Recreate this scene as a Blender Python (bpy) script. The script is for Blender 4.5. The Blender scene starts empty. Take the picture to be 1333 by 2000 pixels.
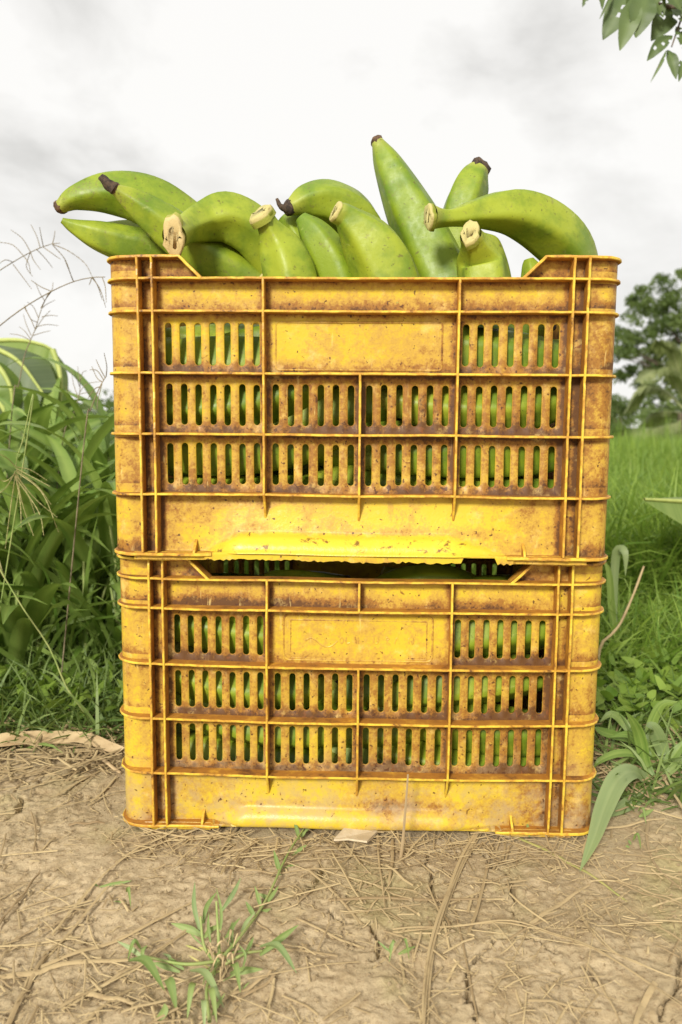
import bpy, math, random
import numpy as np
from mathutils import Vector, Matrix, Euler

random.seed(7)
rng = np.random.default_rng(7)
S = bpy.context.scene
COL = S.collection
R = math.radians

# ------------------------------------------------------------------ camera
F_PX, PITCH, ROLL = 1605.6, 0.1075, 0.0116
CAM = np.array([-0.0199, -0.84, 0.4551])
_fw = np.array([0, math.cos(PITCH), -math.sin(PITCH)])
_up = np.array([0, math.sin(PITCH), math.cos(PITCH)])
_rt = np.array([1.0, 0, 0])
_c, _s = math.cos(ROLL), math.sin(ROLL)
cam_d = bpy.data.cameras.new('camera')
cam = bpy.data.objects.new('camera', cam_d)
COL.objects.link(cam)
_cr = _rt * _c + _up * _s
_cu = _up * _c - _rt * _s
cam.matrix_world = Matrix([[_cr[i], _cu[i], -_fw[i], CAM[i]] for i in range(3)] + [[0, 0, 0, 1]])
cam_d.sensor_fit = 'VERTICAL'
cam_d.sensor_height = 36
cam_d.lens = F_PX / 2000 * 36
cam_d.clip_start = 0.02
cam_d.clip_end = 900
cam_d.dof.use_dof = True
cam_d.dof.focus_distance = 0.86
cam_d.dof.aperture_fstop = 7.1
S.camera = cam

# ------------------------------------------------------------------ world and sun
SUN_DIR = Vector((-0.34, -0.94, 0.54)).normalized()      # towards the sun: front left, high, behind cloud
SUN_EL = math.asin(SUN_DIR.z)
SUN_AZ = math.atan2(SUN_DIR.x, SUN_DIR.y)
W = bpy.data.worlds.new('World')
S.world = W
W.use_nodes = True
nt = W.node_tree
nt.nodes.clear()
def wn(t, **k):
    n = nt.nodes.new(t)
    for a, b in k.items():
        setattr(n, a, b)
    return n
w_out = wn('ShaderNodeOutputWorld')
w_bg = wn('ShaderNodeBackground')
w_sky = wn('ShaderNodeTexSky', sky_type='NISHITA', sun_disc=False, sun_elevation=SUN_EL, sun_rotation=SUN_AZ)
w_tc = wn('ShaderNodeTexCoord')
w_map = wn('ShaderNodeMapping')
w_map.inputs['Scale'].default_value = (1.0, 1.0, 1.9)
w_map.inputs['Location'].default_value = (3.1, 0.4, 0.35)
w_n1 = wn('ShaderNodeTexNoise')
w_n1.inputs['Scale'].default_value = 3.1
w_n1.inputs['Detail'].default_value = 7
w_n1.inputs['Roughness'].default_value = 0.56
w_n1.inputs['Distortion'].default_value = 0.25
w_ramp = wn('ShaderNodeValToRGB')
cr = w_ramp.color_ramp
cr.elements[0].position = 0.27
cr.elements[0].color = (0.66, 0.648, 0.62, 1)
cr.elements[1].position = 0.50
cr.elements[1].color = (0.985, 0.97, 0.94, 1)
e_ = cr.elements.new(0.40)
e_.color = (0.87, 0.855, 0.825, 1)
w_sep = wn('ShaderNodeSeparateXYZ')
w_hz = wn('ShaderNodeMapRange', interpolation_type='SMOOTHSTEP')
w_hz.inputs[1].default_value = -0.05
w_hz.inputs[2].default_value = 0.26
w_hz.inputs[3].default_value = 0.85
w_hz.inputs[4].default_value = 0.0
w_hmix = wn('ShaderNodeMixRGB')
w_hmix.inputs[2].default_value = (0.96, 0.945, 0.918, 1)
w_sc = wn('ShaderNodeMixRGB', blend_type='MULTIPLY')
w_sc.inputs[0].default_value = 1
w_sc.inputs[2].default_value = (0.08, 0.08, 0.08, 1)
w_mix = wn('ShaderNodeMixRGB')
w_mix.inputs[0].default_value = 0.94                        # the cloud deck covers nearly all of the sky
L = nt.links.new
L(w_tc.outputs['Generated'], w_map.inputs[0])
L(w_map.outputs[0], w_n1.inputs[0])
L(w_n1.outputs['Fac'], w_ramp.inputs[0])
L(w_sky.outputs[0], w_sc.inputs[1])
L(w_sc.outputs[0], w_mix.inputs[1])
L(w_tc.outputs['Generated'], w_sep.inputs[0])
L(w_sep.outputs[2], w_hz.inputs[0])
L(w_hz.outputs[0], w_hmix.inputs[0])
L(w_ramp.outputs[0], w_hmix.inputs[1])
L(w_hmix.outputs[0], w_mix.inputs[2])
L(w_mix.outputs[0], w_bg.inputs[0])
w_bg.inputs[1].default_value = 1.0
L(w_bg.outputs[0], w_out.inputs[0])

sun_d = bpy.data.lights.new('sun', 'SUN')
sun_d.energy = 4.4
sun_d.angle = R(12)
sun_d.color = (1.0, 0.95, 0.87)
sun = bpy.data.objects.new('sun', sun_d)
sun.location = SUN_DIR * 40
sun.rotation_euler = SUN_DIR.to_track_quat('Z', 'Y').to_euler()
COL.objects.link(sun)

S.view_settings.view_transform = 'Standard'
S.view_settings.look = 'None'
S.view_settings.gamma = 1
S.view_settings.use_curve_mapping = False
S.view_settings.exposure = 0.08

# ------------------------------------------------------------------ places in the photo -> points in the place
def ray(px, py):
    dx, dy = px - 666.5, py - 1000
    u = dx * _c + dy * _s
    v = -dx * _s + dy * _c
    return _rt * (u / F_PX) - _up * (v / F_PX) + _fw
def at(px, py, Y):
    d = ray(px, py)
    return CAM + d * ((Y - CAM[1]) / d[1])
def gnd(px, py):
    d = ray(px, py)
    return CAM + d * (-CAM[2] / d[2])
def mpp(P):
    return float(np.dot(np.asarray(P) - CAM, _fw)) / F_PX       # metres per photo pixel at a point

# ------------------------------------------------------------------ helpers
class MB:
    def __init__(s):
        s.v, s.f, s.mi, s.ua, s.ub, s.soil = [], [], [], [], [], []
    def vert(s, p, soil=0.0):
        s.v.append((float(p[0]), float(p[1]), float(p[2])))
        s.soil.append(soil)
        return len(s.v) - 1
    def face(s, idx, mi=0, cell=None):
        s.f.append(tuple(idx))
        s.mi.append(mi)
        for i in idx:
            if cell:
                x, z = s.v[i][0], s.v[i][2]
                s.ua.append((x - cell[0], cell[1] - x))
                s.ub.append((z - cell[2], cell[3] - z))
            else:
                s.ua.append((1, 1))
                s.ub.append((1, 1))
    def build(s, name, mats, parent=None, smooth=True, warp=None, uv=False):
        me = bpy.data.meshes.new(name)
        vv = np.array(s.v, dtype=float).reshape(-1, 3)
        if warp is not None:
            vv = warp(vv)
        me.from_pydata(vv.tolist(), [], s.f)
        if not isinstance(mats, (list, tuple)):
            mats = [mats]
        for m in mats:
            me.materials.append(m)
        me.polygons.foreach_set('material_index', np.array(s.mi, dtype=np.int32))
        me.polygons.foreach_set('use_smooth', np.full(len(s.f), smooth))
        if uv:
            for nm, arr in (('da', s.ua), ('db', s.ub)):
                l = me.uv_layers.new(name=nm)
                l.data.foreach_set('uv', np.array(arr, dtype=np.float32).ravel())
            a = me.attributes.new('soil', 'FLOAT', 'POINT')
            a.data.foreach_set('value', np.array(s.soil, dtype=np.float32))
        return put(name, me, parent)
def put(name, me, parent=None):
    o = bpy.data.objects.new(name, me)
    COL.objects.link(o)
    if parent is not None:
        o.parent = parent
    return o
def np_mesh(name, v, f, mat, smooth=True, tint=None, parent=None, kind=None):
    """v (n,3), f (m,4) quads as numpy arrays -> one object"""
    me = bpy.data.meshes.new(name)
    me.vertices.add(len(v))
    me.vertices.foreach_set('co', np.ascontiguousarray(v, dtype=np.float32).ravel())
    k = f.shape[1]
    me.loops.add(len(f) * k)
    me.loops.foreach_set('vertex_index', np.ascontiguousarray(f, dtype=np.int32).ravel())
    me.polygons.add(len(f))
    me.polygons.foreach_set('loop_start', np.arange(0, len(f) * k, k, dtype=np.int32))
    me.polygons.foreach_set('loop_total', np.full(len(f), k, dtype=np.int32))
    me.polygons.foreach_set('use_smooth', np.full(len(f), smooth))
    if tint is not None:
        a = me.attributes.new('tint', 'FLOAT', 'POINT')
        a.data.foreach_set('value', np.ascontiguousarray(tint, dtype=np.float32))
    me.materials.append(mat)
    me.update()
    me.validate()
    o = put(name, me, parent)
    if kind:
        o['kind'] = kind
    return o
def thing(name, label, cat, loc=(0, 0, 0), group=None):
    o = bpy.data.objects.new(name, None)
    o.empty_display_size = 0.05
    o.location = loc
    COL.objects.link(o)
    o['label'] = label
    o['category'] = cat
    if group:
        o['group'] = group
    return o
def tag(o, label, cat, group=None):
    o['label'] = label
    o['category'] = cat
    if group:
        o['group'] = group
    return o
_tab = np.random.default_rng(3).random((64, 64))
def vn(x, y):
    x = np.asarray(x, float); y = np.asarray(y, float)
    xi, yi = np.floor(x).astype(int), np.floor(y).astype(int)
    fx, fy = x - xi, y - yi
    fx, fy = fx * fx * (3 - 2 * fx), fy * fy * (3 - 2 * fy)
    a, b = _tab[xi % 64, yi % 64], _tab[(xi + 1) % 64, yi % 64]
    c, d = _tab[xi % 64, (yi + 1) % 64], _tab[(xi + 1) % 64, (yi + 1) % 64]
    return (a * (1 - fx) + b * fx) * (1 - fy) + (c * (1 - fx) + d * fx) * fy - 0.5
def catmull(P, n):
    P = np.asarray(P, float)
    if len(P) == 2:
        t = np.linspace(0, 1, n)[:, None]
        return P[0] * (1 - t) + P[1] * t
    Q = np.vstack([2 * P[0] - P[1], P, 2 * P[-1] - P[-2]])
    out = []
    m = len(P) - 1
    for u in np.linspace(0, m, n):
        i = min(int(u), m - 1)
        t = u - i
        a, b, c, d = Q[i], Q[i + 1], Q[i + 2], Q[i + 3]
        out.append(0.5 * (2 * b + (c - a) * t + (2 * a - 5 * b + 4 * c - d) * t * t + (3 * b - a - 3 * c + d) * t ** 3))
    return np.array(out)

# ------------------------------------------------------------------ materials
class NT:
    def __init__(s, name):
        s.m = bpy.data.materials.new(name)
        s.m.use_nodes = True
        s.t = s.m.node_tree
        s.t.nodes.clear()
        s.out = s.n('ShaderNodeOutputMaterial')
    def n(s, t, **k):
        x = s.t.nodes.new(t)
        for a, b in k.items():
            setattr(x, a, b)
        return x
    def set(s, sock, v):
        if isinstance(v, bpy.types.NodeSocket):
            s.t.links.new(v, sock)
        else:
            sock.default_value = v
    def noise(s, vec, scale, detail=4, rough=0.55, dist=0.0):
        x = s.n('ShaderNodeTexNoise')
        s.set(x.inputs['Vector'], vec)
        x.inputs['Scale'].default_value = scale
        x.inputs['Detail'].default_value = detail
        x.inputs['Roughness'].default_value = rough
        x.inputs['Distortion'].default_value = dist
        return x.outputs['Fac']
    def math(s, op, a, b=0.0, clamp=False):
        x = s.n('ShaderNodeMath', operation=op)
        x.use_clamp = clamp
        s.set(x.inputs[0], a)
        s.set(x.inputs[1], b)
        return x.outputs[0]
    def step(s, v, lo, hi, a=0.0, b=1.0):
        x = s.n('ShaderNodeMapRange', interpolation_type='SMOOTHSTEP')
        s.set(x.inputs[0], v)
        s.set(x.inputs[1], lo); s.set(x.inputs[2], hi); s.set(x.inputs[3], a); s.set(x.inputs[4], b)
        return x.outputs[0]
    def mix(s, f, a, b, mode='MIX'):
        x = s.n('ShaderNodeMixRGB', blend_type=mode)
        s.set(x.inputs[0], f)
        s.set(x.inputs[1], a if isinstance(a, bpy.types.NodeSocket) else (*a, 1))
        s.set(x.inputs[2], b if isinstance(b, bpy.types.NodeSocket) else (*b, 1))
        return x.outputs[0]
    def coord(s, which='Object', scale=(1, 1, 1), loc=(0, 0, 0)):
        tc = s.n('ShaderNodeTexCoord')
        mp = s.n('ShaderNodeMapping')
        s.set(mp.inputs[0], tc.outputs[which])
        mp.inputs['Scale'].default_value = scale
        mp.inputs['Location'].default_value = loc
        return mp.outputs[0]
    def attr(s, name):
        return s.n('ShaderNodeAttribute', attribute_name=name).outputs['Fac']
    def bump(s, h, strength=0.3, dist=0.001):
        x = s.n('ShaderNodeBump')
        x.inputs['Strength'].default_value = strength
        x.inputs['Distance'].default_value = dist
        s.set(x.inputs['Height'], h)
        return x.outputs[0]
    def pbr(s, col, rough=0.6, normal=None, spec=0.5, transl=0.0, tcol=None, coat=0.0):
        p = s.n('ShaderNodeBsdfPrincipled')
        s.set(p.inputs['Base Color'], col if isinstance(col, bpy.types.NodeSocket) else (*col, 1))
        s.set(p.inputs['Roughness'], rough)
        p.inputs['Specular IOR Level'].default_value = spec
        p.inputs['Coat Weight'].default_value = coat
        if normal is not None:
            s.set(p.inputs['Normal'], normal)
        sh = p.outputs[0]
        if transl > 0:
            t = s.n('ShaderNodeBsdfTranslucent')
            s.set(t.inputs[0], tcol if tcol is not None else col)
            mx = s.n('ShaderNodeMixShader')
            mx.inputs[0].default_value = transl
            s.set(mx.inputs[1], sh); s.set(mx.inputs[2], t.outputs[0])
            sh = mx.outputs[0]
        s.set(s.out.inputs[0], sh)
        return s.m

def crate_wall_mat(seed):
    t = NT('weathered_yellow_plastic')
    o = t.coord('Object', loc=(seed, seed * 1.7, 0))
    big = t.noise(o, 5.2, 5, 0.6)
    mid = t.noise(o, 26, 8, 0.68, 0.4)
    fine = t.noise(o, 150, 5, 0.7)
    spk = t.noise(o, 210, 2, 0.5)
    spk2 = t.noise(o, 95, 3, 0.6, 0.6)
    drip = t.noise(t.coord('Object', scale=(60, 60, 9), loc=(seed * 3, 0, 0)), 1, 4, 0.6)
    def uv(nm):
        u = t.n('ShaderNodeUVMap', uv_map=nm)
        x = t.n('ShaderNodeSeparateXYZ')
        t.set(x.inputs[0], u.outputs[0])
        return x.outputs[0], x.outputs[1]
    a, b = uv('da')
    lo, hi = uv('db')
    dmin = t.math('MINIMUM', t.math('MINIMUM', a, b), t.math('MULTIPLY', hi, 1.3))
    edge = t.math('MAXIMUM', t.step(dmin, 0.0, 0.010, 1, 0), t.math('MULTIPLY', t.step(lo, 0.0, 0.020, 1, 0), 1.0))
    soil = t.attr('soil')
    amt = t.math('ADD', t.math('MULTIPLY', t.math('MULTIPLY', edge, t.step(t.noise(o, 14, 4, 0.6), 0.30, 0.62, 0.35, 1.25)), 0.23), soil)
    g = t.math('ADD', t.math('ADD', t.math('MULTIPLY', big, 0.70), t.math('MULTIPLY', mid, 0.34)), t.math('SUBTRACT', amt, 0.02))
    g = t.math('ADD', t.math('MULTIPLY', t.math('SUBTRACT', g, 0.5), 1.35), 0.5)
    g = t.math('ADD', g, t.math('MULTIPLY', t.math('SUBTRACT', fine, 0.5), 0.55))
    grit = t.noise(o, 420, 4, 0.7)
    g = t.math('ADD', g, t.math('MULTIPLY', t.math('SUBTRACT', grit, 0.5), 0.35))
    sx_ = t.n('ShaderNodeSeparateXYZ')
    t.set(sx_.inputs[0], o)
    g = t.math('ADD', g, t.step(sx_.outputs[0], seed - 0.02, seed + 0.26, 0.0, 0.10))  # light falling off to the right, painted in as deeper stain
    g = t.math('ADD', g, t.math('MULTIPLY', t.math('SUBTRACT', drip, 0.5), 0.18))
    col = t.mix(t.step(big, 0.35, 0.65), (0.60, 0.432, 0.032), (0.54, 0.365, 0.026))
    col = t.mix(t.step(g, 0.42, 0.60, 0, 0.82), col, (0.45, 0.268, 0.045))
    col = t.mix(t.step(g, 0.58, 0.76, 0, 0.88), col, (0.26, 0.108, 0.018))
    col = t.mix(t.step(g, 0.75, 0.92, 0, 0.92), col, (0.085, 0.035, 0.010))
    # pale scuffs, scratches, mud splashed near the ground, dark specks
    scr = t.noise(t.coord('Object', scale=(240, 40, 26), loc=(seed, 0, seed)), 1, 3, 0.6, 0.3)
    col = t.mix(t.math('MULTIPLY', t.step(scr, 0.64, 0.72), t.step(big, 0.45, 0.6, 0.0, 0.5)), col, (0.72, 0.55, 0.20))
    zc = t.n('ShaderNodeSeparateXYZ')
    t.set(zc.inputs[0], t.n('ShaderNodeNewGeometry').outputs['Position'])
    mud = t.math('MULTIPLY', t.step(zc.outputs[2], 0.13, 0.0), t.step(t.noise(o, 40, 7, 0.75), 0.40, 0.62))
    col = t.mix(t.math('MULTIPLY', mud, 0.75), col, (0.40, 0.29, 0.15))
    col = t.mix(t.step(t.noise(o, 38, 7, 0.7), 0.54, 0.72, 0, 0.55), col, (0.74, 0.53, 0.17))
    col = t.mix(t.step(t.math('ADD', spk, t.math('MULTIPLY', amt, 0.25)), 0.69, 0.74, 0, 0.85), col, (0.07, 0.026, 0.011))
    col = t.mix(t.step(t.math('ADD', spk2, t.math('MULTIPLY', amt, 0.15)), 0.68, 0.75, 0, 0.8), col, (0.17, 0.06, 0.015))
    clean = t.step(soil, -0.05, -0.14)
    chip = t.noise(t.coord('Object', scale=(55, 55, 80), loc=(seed, 0, 3)), 1, 6, 0.75, 0.5)
    col = t.mix(t.math('MULTIPLY', clean, 0.55), col, (0.66, 0.52, 0.032))
    col = t.mix(t.math('MULTIPLY', clean, t.step(chip, 0.56, 0.63, 0, 0.9)), col, (0.16, 0.065, 0.016))
    h = t.math('ADD', t.math('MULTIPLY', fine, 0.6), t.math('MULTIPLY', mid, 0.8))
    rough = t.step(t.math('ADD', t.math('MULTIPLY', g, 0.5), t.math('MULTIPLY', mid, 0.5)), 0.40, 0.7, 0.29, 0.58)
    return t.pbr(col, rough, t.bump(h, 0.5, 0.0012), spec=0.30)
def crate_edge_mat(seed):
    t = NT('worn_yellow_rib_edge')
    o = t.coord('Object', loc=(seed, seed, 0))
    n = t.noise(o, 110, 6, 0.7)
    n2 = t.noise(o, 24, 4, 0.6)
    g = t.math('ADD', t.math('MULTIPLY', n, 0.55), t.math('MULTIPLY', n2, 0.45))
    col = t.mix(t.step(n2, 0.3, 0.7), (0.70, 0.50, 0.05), (0.62, 0.40, 0.038))
    col = t.mix(t.step(g, 0.44, 0.56, 0, 0.85), col, (0.46, 0.22, 0.03))
    col = t.mix(t.step(g, 0.555, 0.64, 0, 0.9), col, (0.11, 0.045, 0.015))
    return t.pbr(col, 0.45, t.bump(n, 0.4, 0.0008), spec=0.45)
def crate_side_mat(seed):
    t = NT('grimy_yellow_rib_side')
    o = t.coord('Object', loc=(seed * 2, seed, 1))
    n = t.noise(o, 70, 6, 0.7)
    n2 = t.noise(o, 16, 4, 0.6)
    g = t.math('ADD', t.math('MULTIPLY', n, 0.5), t.math('MULTIPLY', n2, 0.5))
    col = t.mix(t.step(g, 0.34, 0.50), (0.62, 0.33, 0.035), (0.36, 0.155, 0.022))
    col = t.mix(t.step(g, 0.51, 0.64, 0, 0.85), col, (0.10, 0.042, 0.015))
    return t.pbr(col, 0.6, t.bump(n, 0.4, 0.0008), spec=0.35)

def plantain_mat():
    t = NT('green_plantain_peel')
    o = t.coord('Object')
    oi = t.n('ShaderNodeObjectInfo')
    rnd = oi.outputs['Random']
    tint = t.attr('tint')                                  # 0 in the middle, 1 at the ends
    big = t.noise(o, 22, 4, 0.6)
    mid = t.noise(o, 80, 5, 0.65)
    base = t.mix(rnd, (0.20, 0.275, 0.014), (0.305, 0.355, 0.026))
    col = t.mix(t.step(big, 0.38, 0.66), base, t.mix(0.75, base, (0.085, 0.165, 0.010)))
    col = t.mix(t.math('MULTIPLY', tint, 0.65), col, (0.36, 0.37, 0.06))
    col = t.mix(t.step(mid, 0.54, 0.72, 0, 0.42), col, (0.13, 0.18, 0.018))
    sp = t.noise(o, 330, 2, 0.5)
    sp2 = t.noise(o, 120, 3, 0.6)
    col = t.mix(t.step(sp, 0.68, 0.73, 0, 0.6), col, (0.07, 0.06, 0.015))
    col = t.mix(t.step(sp2, 0.66, 0.72, 0, 0.65), col, (0.10, 0.075, 0.02))
    scuff = t.math('MULTIPLY', t.step(t.noise(o, 30, 5, 0.7, 1.0), 0.53, 0.63), t.step(t.noise(o, 260, 4, 0.75), 0.50, 0.62))
    col = t.mix(t.math('MULTIPLY', scuff, 0.6), col, (0.16, 0.13, 0.045))
    col = t.mix(t.step(t.noise(o, 48, 6, 0.7, 0.6), 0.61, 0.72, 0, 0.35), col, (0.50, 0.50, 0.16))
    return t.pbr(col, t.step(mid, 0.3, 0.7, 0.40, 0.60), t.bump(t.math('ADD', mid, t.math('MULTIPLY', t.noise(o, 18, 3, 0.6), 2.0)), 0.28, 0.002), spec=0.36)
def simple(name, c1, c2, scale, rough=0.7, bump=0.4, transl=0.0, spec=0.3, lo=0.35, hi=0.65, dist=0.001):
    t = NT(name)
    o = t.coord('Object')
    n = t.noise(o, scale, 6, 0.65)
    col = t.mix(t.step(n, lo, hi), c1, c2)
    return t.pbr(col, rough, t.bump(n, bump, dist), spec=spec, transl=transl, tcol=col if transl else None)
def leaf_mat(name, dark, light, dry=None, rough=0.5, transl=0.3, obj_rand=True, stripes=0.0):
    t = NT(name)
    o = t.coord('Object')
    n = t.noise(o, 9, 4, 0.6)
    f = t.attr('tint')
    if obj_rand:
        oi = t.n('ShaderNodeObjectInfo')
        f = t.math('ADD', t.math('MULTIPLY', oi.outputs['Random'], 0.45), t.math('MULTIPLY', f, 0.6))
    f = t.math('ADD', f, t.math('MULTIPLY', t.math('SUBTRACT', n, 0.5), 0.5), clamp=True)
    col = t.mix(f, dark, light)
    if dry is not None:
        col = t.mix(t.step(t.noise(o, 30, 5, 0.7), 0.64, 0.74, 0, 0.8), col, dry)
    return t.pbr(col, rough, spec=0.4, transl=transl, tcol=t.mix(0.35, col, (0.35, 0.5, 0.05)))

M = {}
M['peel'] = plantain_mat()
def cut_mat(name, flesh, skin, brown):
    t = NT(name)
    o = t.coord('Object')
    a = t.attr('tint')
    n = t.noise(o, 140, 6, 0.7)
    n2 = t.noise(o, 420, 3, 0.6)
    col = t.mix(t.step(a, 0.18, 0.34), skin, flesh)
    col = t.mix(t.step(t.math('ADD', n, t.math('MULTIPLY', a, 0.13)), 0.64, 0.78, 0, 0.8), col, brown)
    col = t.mix(t.step(n2, 0.64, 0.74, 0, 0.4), col, brown)
    return t.pbr(col, 0.65, t.bump(t.math('ADD', n, n2), 0.5, 0.001), spec=0.3)
M['cut'] = cut_mat('pale_cut_stem', (0.47, 0.41, 0.16), (0.28, 0.31, 0.045), (0.22, 0.14, 0.05))
M['cut_tan'] = cut_mat('tan_cut_stem', (0.53, 0.41, 0.185), (0.31, 0.31, 0.06), (0.25, 0.14, 0.05))
M['tip_dark'] = simple('dark_dried_tip', (0.022, 0.017, 0.014), (0.10, 0.065, 0.04), 160, 0.8, 1.0)
M['tip_brown'] = simple('brown_dried_tip', (0.17, 0.10, 0.055), (0.055, 0.033, 0.02), 170, 0.8, 1.0)
M['blade'] = leaf_mat('grass_blade_green', (0.075, 0.155, 0.02), (0.29, 0.39, 0.09), (0.34, 0.30, 0.11), 0.45)
M['meadow'] = leaf_mat('meadow_grass_green', (0.095, 0.185, 0.018), (0.27, 0.375, 0.06), (0.40, 0.36, 0.14), 0.55, 0.35, False)
M['tallfill'] = leaf_mat('tall_grass_fill_green', (0.09, 0.17, 0.024), (0.24, 0.34, 0.075), None, 0.5, 0.3, False)
M['shortg'] = leaf_mat('short_grass_green', (0.08, 0.14, 0.028), (0.20, 0.27, 0.07), None, 0.55, 0.25, False)
M['weed'] = leaf_mat('weed_leaf_green', (0.12, 0.195, 0.045), (0.26, 0.33, 0.10), (0.45, 0.38, 0.18), 0.55, 0.2)
M['glaucous'] = leaf_mat('grey_green_blade', (0.15, 0.22, 0.075), (0.27, 0.335, 0.135), None, 0.5, 0.15)
M['banana'] = leaf_mat('banana_leaf_green', (0.12, 0.21, 0.03), (0.28, 0.365, 0.085), None, 0.42, 0.35)
M['bananadark'] = leaf_mat('banana_leaf_underside', (0.06, 0.10, 0.035), (0.16, 0.21, 0.085), None, 0.5, 0.22)
M['banana_rib'] = simple('banana_midrib', (0.42, 0.46, 0.13), (0.33, 0.39, 0.10), 30, 0.5, 0.2)
M['tree'] = leaf_mat('tree_leaf_green', (0.055, 0.095, 0.022), (0.14, 0.19, 0.05), None, 0.6, 0.3, False)
M['palm'] = leaf_mat('palm_leaflet_green', (0.16, 0.195, 0.065), (0.30, 0.33, 0.14), None, 0.55, 0.25, False)
M['branchleaf'] = leaf_mat('branch_leaf_green', (0.045, 0.075, 0.02), (0.12, 0.17, 0.05), (0.16, 0.12, 0.05), 0.5, 0.12)
M['bark'] = simple('bark', (0.16, 0.12, 0.08), (0.08, 0.06, 0.045), 20, 0.85, 0.8, dist=0.01)
M['stem'] = simple('green_stem', (0.22, 0.30, 0.08), (0.33, 0.36, 0.13), 40, 0.6, 0.2)
M['seed'] = simple('seed_head_straw', (0.16, 0.13, 0.08), (0.26, 0.21, 0.13), 60, 0.8, 0.2)
M['seedpale'] = simple('seed_head_pale', (0.42, 0.38, 0.17), (0.30, 0.28, 0.11), 60, 0.8, 0.2)
def straw_mat():
    t = NT('dry_straw')
    o = t.coord('Object')
    oi = t.n('ShaderNodeObjectInfo')
    f = t.math('ADD', t.math('MULTIPLY', oi.outputs['Random'], 0.5), t.math('MULTIPLY', t.attr('tint'), 0.8), clamp=True)
    col = t.mix(f, (0.20, 0.13, 0.065), (0.50, 0.385, 0.20))
    n = t.noise(o, 60, 5, 0.65)
    fib = t.noise(o, 400, 2, 0.5)
    col = t.mix(t.step(n, 0.52, 0.72, 0, 0.6), col, (0.26, 0.175, 0.09))
    return t.pbr(col, 0.7, t.bump(fib, 0.4, 0.0006), spec=0.25)
M['straw'] = straw_mat()
M['sheath'] = simple('dry_leaf_sheath', (0.60, 0.45, 0.25), (0.42, 0.29, 0.15), 35, 0.7, 0.5)
M['strawgreen'] = simple('half_dry_stalk', (0.42, 0.37, 0.13), (0.33, 0.33, 0.10), 50, 0.7, 0.3)
M['card'] = simple('torn_cardboard', (0.60, 0.50, 0.34), (0.50, 0.40, 0.25), 60, 0.8, 0.3)
M['clod'] = simple('dry_clay_crumb', (0.34, 0.26, 0.15), (0.25, 0.185, 0.10), 90, 0.9, 0.5)
M['tintcard'] = simple('teal_print', (0.25, 0.36, 0.34), (0.42, 0.46, 0.40), 60, 0.7, 0.2)

def ground_mat():
    t = NT('dry_cracked_clay')
    g = t.n('ShaderNodeNewGeometry')
    pos = g.outputs['Position']
    big = t.noise(pos, 5, 5, 0.6)
    mid = t.noise(pos, 28, 7, 0.68)
    fine = t.noise(pos, 240, 6, 0.7)
    col = t.mix(t.step(big, 0.35, 0.65), (0.50, 0.395, 0.24), (0.41, 0.32, 0.185))
    col = t.mix(t.step(mid, 0.48, 0.66, 0, 0.75), col, (0.34, 0.25, 0.135))
    col = t.mix(t.step(fine, 0.50, 0.66, 0, 0.65), col, (0.215, 0.14, 0.075))
    col = t.mix(t.step(t.noise(pos, 120, 4, 0.6), 0.58, 0.70, 0, 0.45), col, (0.53, 0.425, 0.26))
    col = t.mix(t.step(t.noise(pos, 4.3, 4, 0.6), 0.54, 0.66, 0, 0.45), col, (0.36, 0.32, 0.13))
    x = t.n('ShaderNodeSeparateXYZ')
    t.set(x.inputs[0], pos)
    far = t.step(t.math('ADD', x.outputs[1], t.math('MULTIPLY', t.math('SUBTRACT', mid, 0.5), 0.25)), 0.40, 0.62)
    col = t.mix(far, col, t.mix(mid, (0.07, 0.10, 0.025), (0.14, 0.15, 0.05)))
    h = t.math('ADD', t.math('MULTIPLY', mid, 1.0), t.math('MULTIPLY', fine, 0.45))
    return t.pbr(col, 0.92, t.bump(h, 0.75, 0.004), spec=0.15)
M['ground'] = ground_mat()

# ------------------------------------------------------------------ ground: one sheet, fine near the camera
CRACKS = [([(933, 1661), (953, 1676), (968, 1692), (993, 1695), (1003, 1711), (1008, 1747)], 1.9),
          ([(968, 1692), (957, 1668), (946, 1655)], 1.2),
          ([(827, 1650), (827, 1691), (842, 1706), (847, 1727), (860, 1762)], 1.6),
          ([(822, 1656), (862, 1658), (902, 1663), (928, 1666)], 1.2),
          ([(902, 1954), (902, 1903), (922, 1878), (963, 1848), (983, 1837), (1024, 1833), (1049, 1843), (1079, 1868)], 1.7),
          ([(736, 1810), (738, 1848), (741, 1863), (720, 1876)], 2.4),
          ([(1330, 1868), (1311, 1913), (1296, 1949), (1290, 1990)], 1.8),
          ([(625, 1696), (618, 1731), (610, 1743)], 2.2),
          ([(43, 1560), (35, 1583), (0, 1598), (-40, 1610)], 2.8),
          ([(1125, 1888), (1145, 1908), (1165, 1934)], 1.3),
          ([(640, 1780), (655, 1800), (690, 1806), (736, 1812)], 1.0),
          ([(1008, 1747), (1012, 1790), (1024, 1833)], 0.9),
          ([(922, 1990), (928, 1975), (910, 1950)], 1.2),
          ([(560, 1640), (600, 1652), (640, 1650)], 1.2)]
_segs = []
for pl, w in CRACKS:
    q = [gnd(*p)[:2] for p in pl]
    r2 = []
    for a, b in zip(q[:-1], q[1:]):
        for k in range(3):
            t_ = k / 3
            r2.append(a * (1 - t_) + b * t_ + rng.normal(0, 0.0012, 2))
    r2.append(q[-1])
    for i, (a, b) in enumerate(zip(r2[:-1], r2[1:])):
        _segs.append((a, b, w * 0.001 * (0.65 + 0.6 * rng.random())))
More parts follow.
